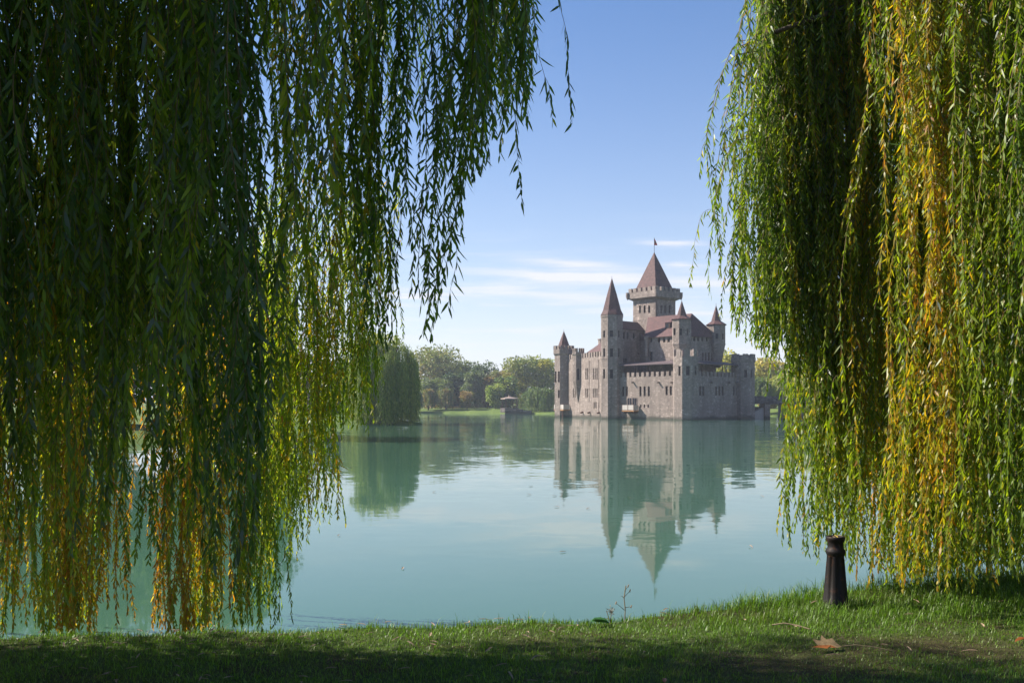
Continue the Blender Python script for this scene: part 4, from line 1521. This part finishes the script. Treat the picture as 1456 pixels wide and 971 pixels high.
a[2] = a[2] * 0 + rng.uniform(3.2, 4.6, len(a[2]))
chL += grow(*a, .02, .09, .0145)
a = bundles(30, (-260, 420), (5.2, 6.7), [-400, 0, 150, 300, 420], [560, 600, 560, 590, 480], (4, 7), .09, 90, hue=(.42, .13), huefn=patch)
chL += grow(*a, .02, .092, .0145, silver=.06)
# the one long trailing switch in the gap
a = [np.array(v) for v in ((px2x(694, 4.7), px2x(697, 4.72), px2x(690, 4.75)), (4.7, 4.72, 4.75), (4.75, 4.8, 4.7), (py2z(478, 4.7), py2z(400, 4.7), py2z(440, 4.7)), (.25, .3, .28))]
chL += grow(*a, .02, .09, .0135, lean=-.12, side=.5)
a = [np.array(v) for v in ((px2x(630, 5.0), px2x(618, 5.1)), (5.0, 5.1), (4.8, 4.9), (py2z(455, 5.0), py2z(440, 5.1)), (.3, .3))]
chL += grow(*a, .02, .09, .0135, lean=-.01, side=.6)
inview = lambda p_: (p_[:, 1] > .3) & (np.abs(p_[:, 0]) < .575 * p_[:, 1] + .15) & (p_[:, 2] < EYE + .46 * p_[:, 1] + .2)
chL.append(canopy_leaves((-4.3, 4.8, 5.4), (2.0, 1.7, 2.3), 14000, lambda p_: ~inview(p_)))  # unseen leaf mass, added to darken the upper curtain
chL.append(canopy_leaves((-6.3, 3.7, 6.3), (4.2, 3.9, 3.0), 42000, lambda p_: ~inview(p_)))
chL.append(canopy_leaves((-2.6, 4.6, 7.6), (3.4, 2.9, 1.4), 15000, lambda p_: ~inview(p_)))
chL.append(canopy_leaves((-7.2, 6.0, 3.8), (2.8, 2.2, 2.5), 16000, lambda p_: ~inview(p_)))  # unseen leaf mass, added to shade the grass on the left
chL.append(canopy_leaves((-3.0, -1.2, 6.6), (5.5, 3.6, 2.6), 26000, lambda p_: ~inview(p_), L=.2, Wd=.05))  # unseen leaves above and behind the camera, added to dim the sky light
chL.append(canopy_leaves((-6.6, 7.5, 6.9), (2.6, 1.4, 2.1), 16000, lambda p_: ~inview(p_)))  # unseen leaf mass, added to shade the nearest strip of grass
chL.append(canopy_leaves((-6.7, 7.3, 4.2), (2.1, 1.4, 1.7), 12000, lambda p_: ~inview(p_)))  # lower unseen leaf mass, added to shade the left bank
chL.append(canopy_leaves((-7.0, 3.2, 3.4), (2.6, 3.2, 2.4), 12000, lambda p_: ~inview(p_)))
near_tree('willow_tree', 'near weeping willow filling the left side, dark green strands with yellow patches', (-5.8, 4.2, gz1(-5.8, 4.2)), 3.4, .34,
          [(-1.0, 5.0, 6.6), (.2, 4.6, 5.6), (-8.5, 5.5, 6.8), (-7.5, 1.5, 7.0), (-4.0, 1.6, 7.5), (-2.8, 6.2, 7.2), (-.6, 5.6, 6.0)], chL)

# right willow: lit from the left, hem just above the bank
RX = [990, 1005, 1018, 1040, 1052, 1066, 1085, 1100, 1130, 1150, 1162, 1172, 1188, 1204, 1213, 1224, 1238, 1300, 1360, 1456, 1900]
RY = [200, 380, 390, 445, 430, 490, 505, 505, 520, 540, 690, 790, 810, 795, 640, 660, 834, 842, 836, 820, 812]
patchr = lambda px, d: .14 * math.sin(px * .026 + 1.1) * math.sin(d * 2.3 + 1) + (.12 if 1230 < px < 1330 else 0)
chR = []
slant = lambda px: -1.35 * min(max((px - 1130) / 320, 0), 1.2)      # the crown's face swells towards the viewer at its thick side
a = bundles(54, (1086, 1560), (8.1, 9.0), RX, RY, (7, 12), .06, 20, hue=(.45, .11), huefn=patchr, zmin=.86, dshift=slant)
near = (np.abs(a[0] - px2x(1188, 7.72)) < .3) & (a[1] < 8.25)
a[1][near] = 8.35
chR += grow(*a, .02, .088, .0145, silver=.05)
a = bundles(38, (1125, 1640), (8.9, 10.0), RX, RY, (6, 10), .07, 22, dshift=lambda px: .6 * slant(px), hue=(.48, .13), huefn=patchr, zmin=.7)
chR += grow(*a, .022, .09, .015, silver=.04)
a = bundles(40, (1175, 1760), (10.2, 12.0), RX, RY, (4, 7), .1, 60, hue=(.4, .14), huefn=patchr, zmin=.5)
chR += grow(*a, .024, .095, .016)
# outermost strands arching out of the crown's edge
sp_ = []
for px0, py0, px1, yb, k in ((1072, 70, 1003, 370, 2), (1072, 72, 1026, 300, 3), (1075, 60, 1048, 440, 4), (1082, 20, 1060, 460, 4), (1085, -40, 1072, 500, 5), (1062, 190, 1020, 400, 3), (1098, 120, 1092, 510, 5), (1070, 260, 1040, 470, 2), (1120, 150, 1112, 530, 4), (1062, -30, 1058, 200, 3)):
    for _ in range(k):
        d = rng.uniform(7.8, 8.6)
        x0 = px2x(px0 + rng.normal() * 5, d)
        sp_.append((x0, d, py2z(py0 + rng.normal() * 8, d), py2z(yb - abs(rng.normal()) * 55, d), np.clip(rng.normal(.42, .08), 0, 1), px2x(px1 + rng.normal() * 4, d) - x0))
sp_ = np.array(sp_)
chR += grow(*[sp_[:, i] for i in range(5)], .02, .085, .0135, outx=sp_[:, 5], side=.45)
chR.append(canopy_leaves((7.2, 9.6, 7.4), (4.4, 3.0, 2.2), 16000, lambda p_: ~inview(p_), .4))
near_tree('willow_tree', 'near weeping willow filling the right side, sunlit green strands above the grass bank', (9.0, 9.2, gz1(9.0, 9.2)), 3.6, .36,
          [(3.0, 8.2, 7.0), (2.3, 8.2, 6.0), (4.6, 9.6, 7.4), (4.2, 8.0, 7.0), (6.2, 10.8, 7.6), (7.2, 8.0, 7.5), (5.4, 11.5, 7.2), (9.5, 11.5, 7.2)], chR)

# ------------------------------------------------------------------ foreground grass
nB = 165000
gx_ = rng.uniform(-5.4, 6.0, nB)
gy_ = 4.7 + (9.25 - 4.7) * rng.random(nB) ** .9
sd_ = lake_sdf(gx_, gy_)
vis = (np.abs(gx_) < .57 * gy_ + .3) & (sd_ < -.12)
gx_, gy_, sd_ = gx_[vis], gy_[vis], sd_[vis]
gzz = ground_z(gx_, gy_)
worn = np.clip(WORN(gx_, gy_) + rng.normal(size=len(gx_)) * .12, 0, 1.2)
tuft = .5 + .5 * np.sin(gx_ * 6.3 + 3 * np.sin(gy_ * 2.1)) * np.sin(gy_ * 7.7 + 2 * np.sin(gx_ * 3.3))
tall = np.clip((gx_ - 1.2) / .8, 0, 1) * np.clip((gy_ - 6.9) / .5, 0, 1)
keep = rng.random(len(gx_)) > np.clip(worn, 0, 1) * .25
gx_, gy_, gzz, worn, tuft, tall, sd_ = [v[keep] for v in (gx_, gy_, gzz, worn, tuft, tall, sd_)]
nB = len(gx_)
hB = (.030 + .035 * tuft * rng.random(nB) + .08 * tall * rng.uniform(.2, 1.25, nB) * (.5 + .7 * tuft)) * (1 - .5 * np.clip(worn, 0, 1)) * rng.uniform(.6, 1.3, nB)
edge = np.exp(-((sd_ + .45) / .25) ** 2)
hB *= 1 + .5 * edge
hB += (rng.random(nB) < .014) * rng.uniform(.03, .10, nB)
wB = rng.uniform(.0035, .0065, nB)
azb = rng.uniform(0, 6.28, nB)
lean = rng.uniform(.1, 1.0, nB)
sdv = np.stack([-np.sin(azb), np.cos(azb), np.zeros(nB)], -1)
fw = np.stack([np.cos(azb), np.sin(azb), np.zeros(nB)], -1)
b0 = np.stack([gx_, gy_, gzz - .006], -1)
v = np.empty((nB, 5, 3))
v[:, 0] = b0 + sdv * wB[:, None] * .5
v[:, 1] = b0 - sdv * wB[:, None] * .5
mid = b0 + fw * (hB * lean * .35)[:, None] + np.array((0, 0, 1)) * (hB * .58)[:, None]
v[:, 2] = mid - sdv * wB[:, None] * .4
v[:, 3] = mid + sdv * wB[:, None] * .4
v[:, 4] = b0 + fw * (hB * lean)[:, None] + np.array((0, 0, 1)) * (hB * (1 - .25 * lean))[:, None]
bi = np.arange(nB)[:, None] * 5
dryf = np.clip(worn * .45 + rng.normal(size=nB) * .18 + .05, 0, 1)[:, None]
green = np.array((.10, .20, .02)) * rng.uniform(.45, 1.5, (nB, 1)) + np.array((.05, .03, 0)) * rng.random((nB, 1)) * .6
colB = green * (1 - dryf) + np.array((.115, .095, .035)) * dryf * rng.uniform(.6, 1.3, (nB, 1))
me = mesh_np('grass', [(v.reshape(-1, 3), [bi + [0, 1, 2, 3], bi + [3, 2, 4]], np.repeat(colB, 5, 0), 0)])
tag(link('grass', me, M['grass']), 'short green grass on the near bank, worn brown in places', 'grass', kind='stuff')

# grass tufts on the left bank lawn are too far to see; floating specks and fallen leaves are single things
def leaf_obj(x, y, m_, label, group, L=.07, Wd=.013, up=.03, name='fallen_leaf', z=None, cat='leaf'):
    mb = MB()
    a = random.uniform(0, 6.28)
    ca, sa = math.cos(a), math.sin(a)
    z0 = (gz1(x, y) + up) if z is None else z
    tl, bow = random.uniform(-.25, .25), random.uniform(.1, .4)
    pr = [(0, 0), (.2, .42), (.5, .5), (.8, .3), (1, 0)]
    up_ = lambda t_: L * (tl * (t_ - .5) + bow * 4 * t_ * (1 - t_) * .18)
    P = lambda t_, s_: (ca * L * (t_ - .5) - sa * s_ * Wd, sa * L * (t_ - .5) + ca * s_ * Wd, up_(t_) + abs(s_) * Wd * .5)
    for (t0, s0), (t1, s1) in zip(pr[:-1], pr[1:]):
        for sg in (1, -1):
            mb.face([P(t0, 0), P(t1, 0), P(t1, sg * s1), P(t0, sg * s0)] if s0 and s1 else ([P(t0, 0), P(t1, 0), P(t1, sg * s1)] if s1 else [P(t0, 0), P(t1, 0), P(t0, sg * s0)]))
    o = mb.build(name, m_)
    o.location = (x, y, z0)
    tag(o, label, cat, group)
    return o


for i in range(150):
    d = 5.5 + 2.3 * random.random() ** .8
    px = random.uniform(10, 1440) if random.random() < .4 else random.uniform(60, 800)
    leaf_obj(px2x(px, d), d, M['dry'], 'small narrow dry leaf lying on the near grass', 'dry leaves scattered on the near grass', random.uniform(.06, .12), random.uniform(.012, .02), random.uniform(.03, .055))
leaf_obj(px2x(360, 5.9), 5.9, M['dry_yellow'], 'single yellow leaf in the dark grass on the left', None, .1, .035, .035)
leaf_obj(px2x(945, 5.95), 5.95, M['maple_orange'], 'small orange leaf on the worn grass in the middle', None, .08, .03, .03)
leaf_obj(px2x(1452, 6.4), 6.4, M['maple_orange'], 'curled brown leaf on the grass at the right edge', None, .1, .05, .03)
for i in range(26):
    d = random.uniform(9.5, 50)
    px = random.uniform(480, 1130)
    leaf_obj(px2x(px, d), d, M['dry'], 'tiny pale leaf floating on the lake', 'leaves floating on the lake', .1 + .002 * d, .03, z=.012, name='floating_leaf')

# big maple leaf with its long stem
MXp, MYp = px2x(1197, 6.35), 6.35
ml = empty('maple_leaf', (MXp, MYp, gz1(MXp, MYp) + .02), 'large fallen maple leaf, half tan half orange, with a long stem', 'leaf')
outl = [(0, 0), (.05, -.035), (.10, -.02), (.13, -.055), (.17, -.03), (.24, -.01), (.18, .012), (.21, .06), (.15, .05), (.13, .095), (.10, .06), (.05, .07), (.035, .035)]
def mpt(a_, b_, lift):
    return (-a_ * .88, b_ * .8, lift)
mb = MB()
cpt = mpt(.08, .01, .018)
for i in range(len(outl)):
    p0_, p1_ = outl[i], outl[(i + 1) % len(outl)]
    up0, up1 = .02 + .65 * max(0, p0_[1]), .02 + .65 * max(0, p1_[1])
    mb.face([cpt, mpt(*p0_, up0 - .012), mpt(*p1_, up1 - .012)], 1 if p0_[1] < .0 else 0)
bl_ = mb.build('blade', [M['maple'], M['maple_orange']])
bl_.parent = ml
mb = MB()
pv = [(0, 0, .012), (.08, -.03, .03), (.18, -.075, .028), (.30, -.12, .012)]
for a_, b_ in zip(pv[:-1], pv[1:]):
    mb.tube(a_, b_, .0028, .0028, 5)
sm = mb.build('stem', M['stalk'])
sm.parent = ml

# dry twig
tx, ty = px2x(1120, 6.95), 6.95
tw = empty('dry_twig', (tx, ty, gz1(tx, ty) + .04), 'bent dry twig lying on the worn grass left of the maple leaf', 'twig')
mb = MB()
pv = [(-.1, .06, .0), (-.02, .03, .02), (.06, -.01, .015), (.14, -.07, 0)]
for a_, b_ in zip(pv[:-1], pv[1:]):
    mb.tube(a_, b_, .006, .005, 6)
o = mb.build('twig_stick', M['stalk'])
o.parent = tw

# weeds standing on the bank edge
wx, wy = px2x(888, 7.72), 7.72
wd_ = empty('dry_weed', (wx, wy, gz1(wx, wy)), 'tall bare dry weed stalk standing on the bank edge', 'weed')
mb = MB()
pv = [(0, 0, 0), (.006, 0, .1), (-.004, 0, .2), (.012, .01, .3)]
for a_, b_ in zip(pv[:-1], pv[1:]):
    mb.tube(a_, b_, .005, .004, 5)
for z_, dx, dz in ((.1, -.07, .06), (.12, .055, .01), (.2, -.03, .02), (.21, .045, .05), (.255, .03, .045)):
    mb.tube((.0, 0, z_), (dx, 0, z_ + dz), .003, .002, 4)
o = mb.build('stalk', M['stalk'])
o.parent = wd_
mb = MB()
for z_, dx, dz in ((.1, -.07, .06), (.12, .055, .01), (.21, .045, .05), (.255, .03, .045)):
    mb.tube((dx - .004, 0, z_ + dz - .012), (dx + .004, 0, z_ + dz + .012), .006, .004, 5)
o = mb.build('seed_heads', M['dry'])
o.parent = wd_
wx, wy = px2x(869, 7.7), 7.7
w2 = empty('dry_weed', (wx, wy, gz1(wx, wy)), 'short dry weed with a fuzzy seed tuft beside the tall stalk', 'weed')
mb = MB()
mb.tube((-.01, 0, 0), (.004, 0, .1), .004, .003, 5)
mb.tube((-.01, 0, .02), (-.04, 0, .11), .004, .003, 5)
o = mb.build('stalk', M['stalk'])
o.parent = w2
n_ = 60
me = mesh_np('seed_tuft', [leaf_chunk(np.tile((.004, 0, .1), (n_, 1)) + rng.normal(size=(n_, 3)) * .012, nrmz(rng.normal(size=(n_, 3)) + (0, 0, .5)), np.full(n_, .03), np.full(n_, .004), np.tile((.25, .18, .14), (n_, 1)))])
o = link('seed_tuft', me, M['stalk'], w2)
wx, wy = px2x(853, 7.6), 7.6
mb = MB()
rr_ = [(0, 0), (.03, .03), (.08, .04), (.12, .028), (.145, 0)]
for (t0, s0), (t1, s1) in zip(rr_[:-1], rr_[1:]):
    for sg in (1, -1):
        pts_ = [(t0 - .07, -.02, .03 - t0 * .1), (t1 - .07, -.02, .03 - t1 * .1), (t1 - .07, sg * s1, .035 - t1 * .1 + s1 * .6), (t0 - .07, sg * s0, .035 - t0 * .1 + s0 * .6)]
        mb.face(pts_)
mb.tube((-.07, -.02, .03), (-.09, -.02, -.03), .005, .005, 5)
o = mb.build('dock_plant', M['dock'])
o.location = (wx, wy, gz1(wx, wy) + .02)
tag(o, 'broad green leaf lying at the bank edge beside the dry weeds', 'plant')

# ------------------------------------------------------------------ iron lamp-post stub
PX, PY = px2x(1188, 7.72), 7.72
pz = gz1(PX, PY)
stub = empty('iron_bollard', (PX, PY, pz), 'black cast-iron bollard with a fluted tapering shaft on the grass bank', 'bollard')
Hs = py2z(762, PY) - pz
mb = MB()
nF = 48
def flute(k, r, amt):
    a = k * 2 * math.pi / nF
    g = math.cos(a * 8 + .4)
    return r * (1 - amt * max(0, g) ** 3)
rings = [(-.05, .112, .0), (.0, .108, .0), (.015, .101, .22), (Hs * .70, .069, .22), (Hs * .725, .069, .0)]
for (z0_, r0_, f0_), (z1_, r1_, f1_) in zip(rings[:-1], rings[1:]):
    for k in range(nF):
        a0_, a1_ = k * 2 * math.pi / nF, (k + 1) * 2 * math.pi / nF
        ra, rb = flute(k, r0_, f0_), flute(k + 1, r0_, f0_)
        rc, rd = flute(k + 1, r1_, f1_), flute(k, r1_, f1_)
        mb.face([(ra * math.cos(a0_), ra * math.sin(a0_), z0_), (rb * math.cos(a1_), rb * math.sin(a1_), z0_), (rc * math.cos(a1_), rc * math.sin(a1_), z1_), (rd * math.cos(a0_), rd * math.sin(a0_), z1_)])
o = mb.build('shaft', M['iron'], None, smooth=True)
o.parent = stub
mb = MB()
prof = [(.069, .725), (.074, .745), (.080, .775), (.078, .80), (.066, .825), (.062, .86), (.062, .90), (.068, .93), (.076, .955), (.077, .985), (.072, 1.0), (.058, 1.0), (.055, .93), (0.001, .93)]
mb.lathe((0, 0), [(r_, z_ * Hs) for r_, z_ in prof], 32)
o = mb.build('collar', M['iron'], None, smooth=True)
o.parent = stub
for i in range(3):
    leaf_obj(PX - .025 + .022 * i, PY - .02, M['dry_yellow'] if i == 1 else M['dry'], 'dry leaf caught on top of the iron bollard', 'dry leaves on the bollard top', .07, .02, z=pz + Hs * (.985 + .012 * i))

# ------------------------------------------------------------------ thin air
mb = MB()
mb.box((-1650, -700), (1, 0), (0, 1), 3300, 2400, -3.5, 33)
m, t, p = mat('air')
t.nodes.remove(p)
pv_ = N(t, 'ShaderNodeVolumePrincipled')
pv_.inputs['Color'].default_value = (.82, .88, 1, 1)
pv_.inputs['Density'].default_value = .0004
pv_.inputs['Anisotropy'].default_value = .2
t.links.new(pv_.outputs[0], t.nodes['Material Output'].inputs['Volume'])
tag(mb.build('haze', m), kind='stuff')
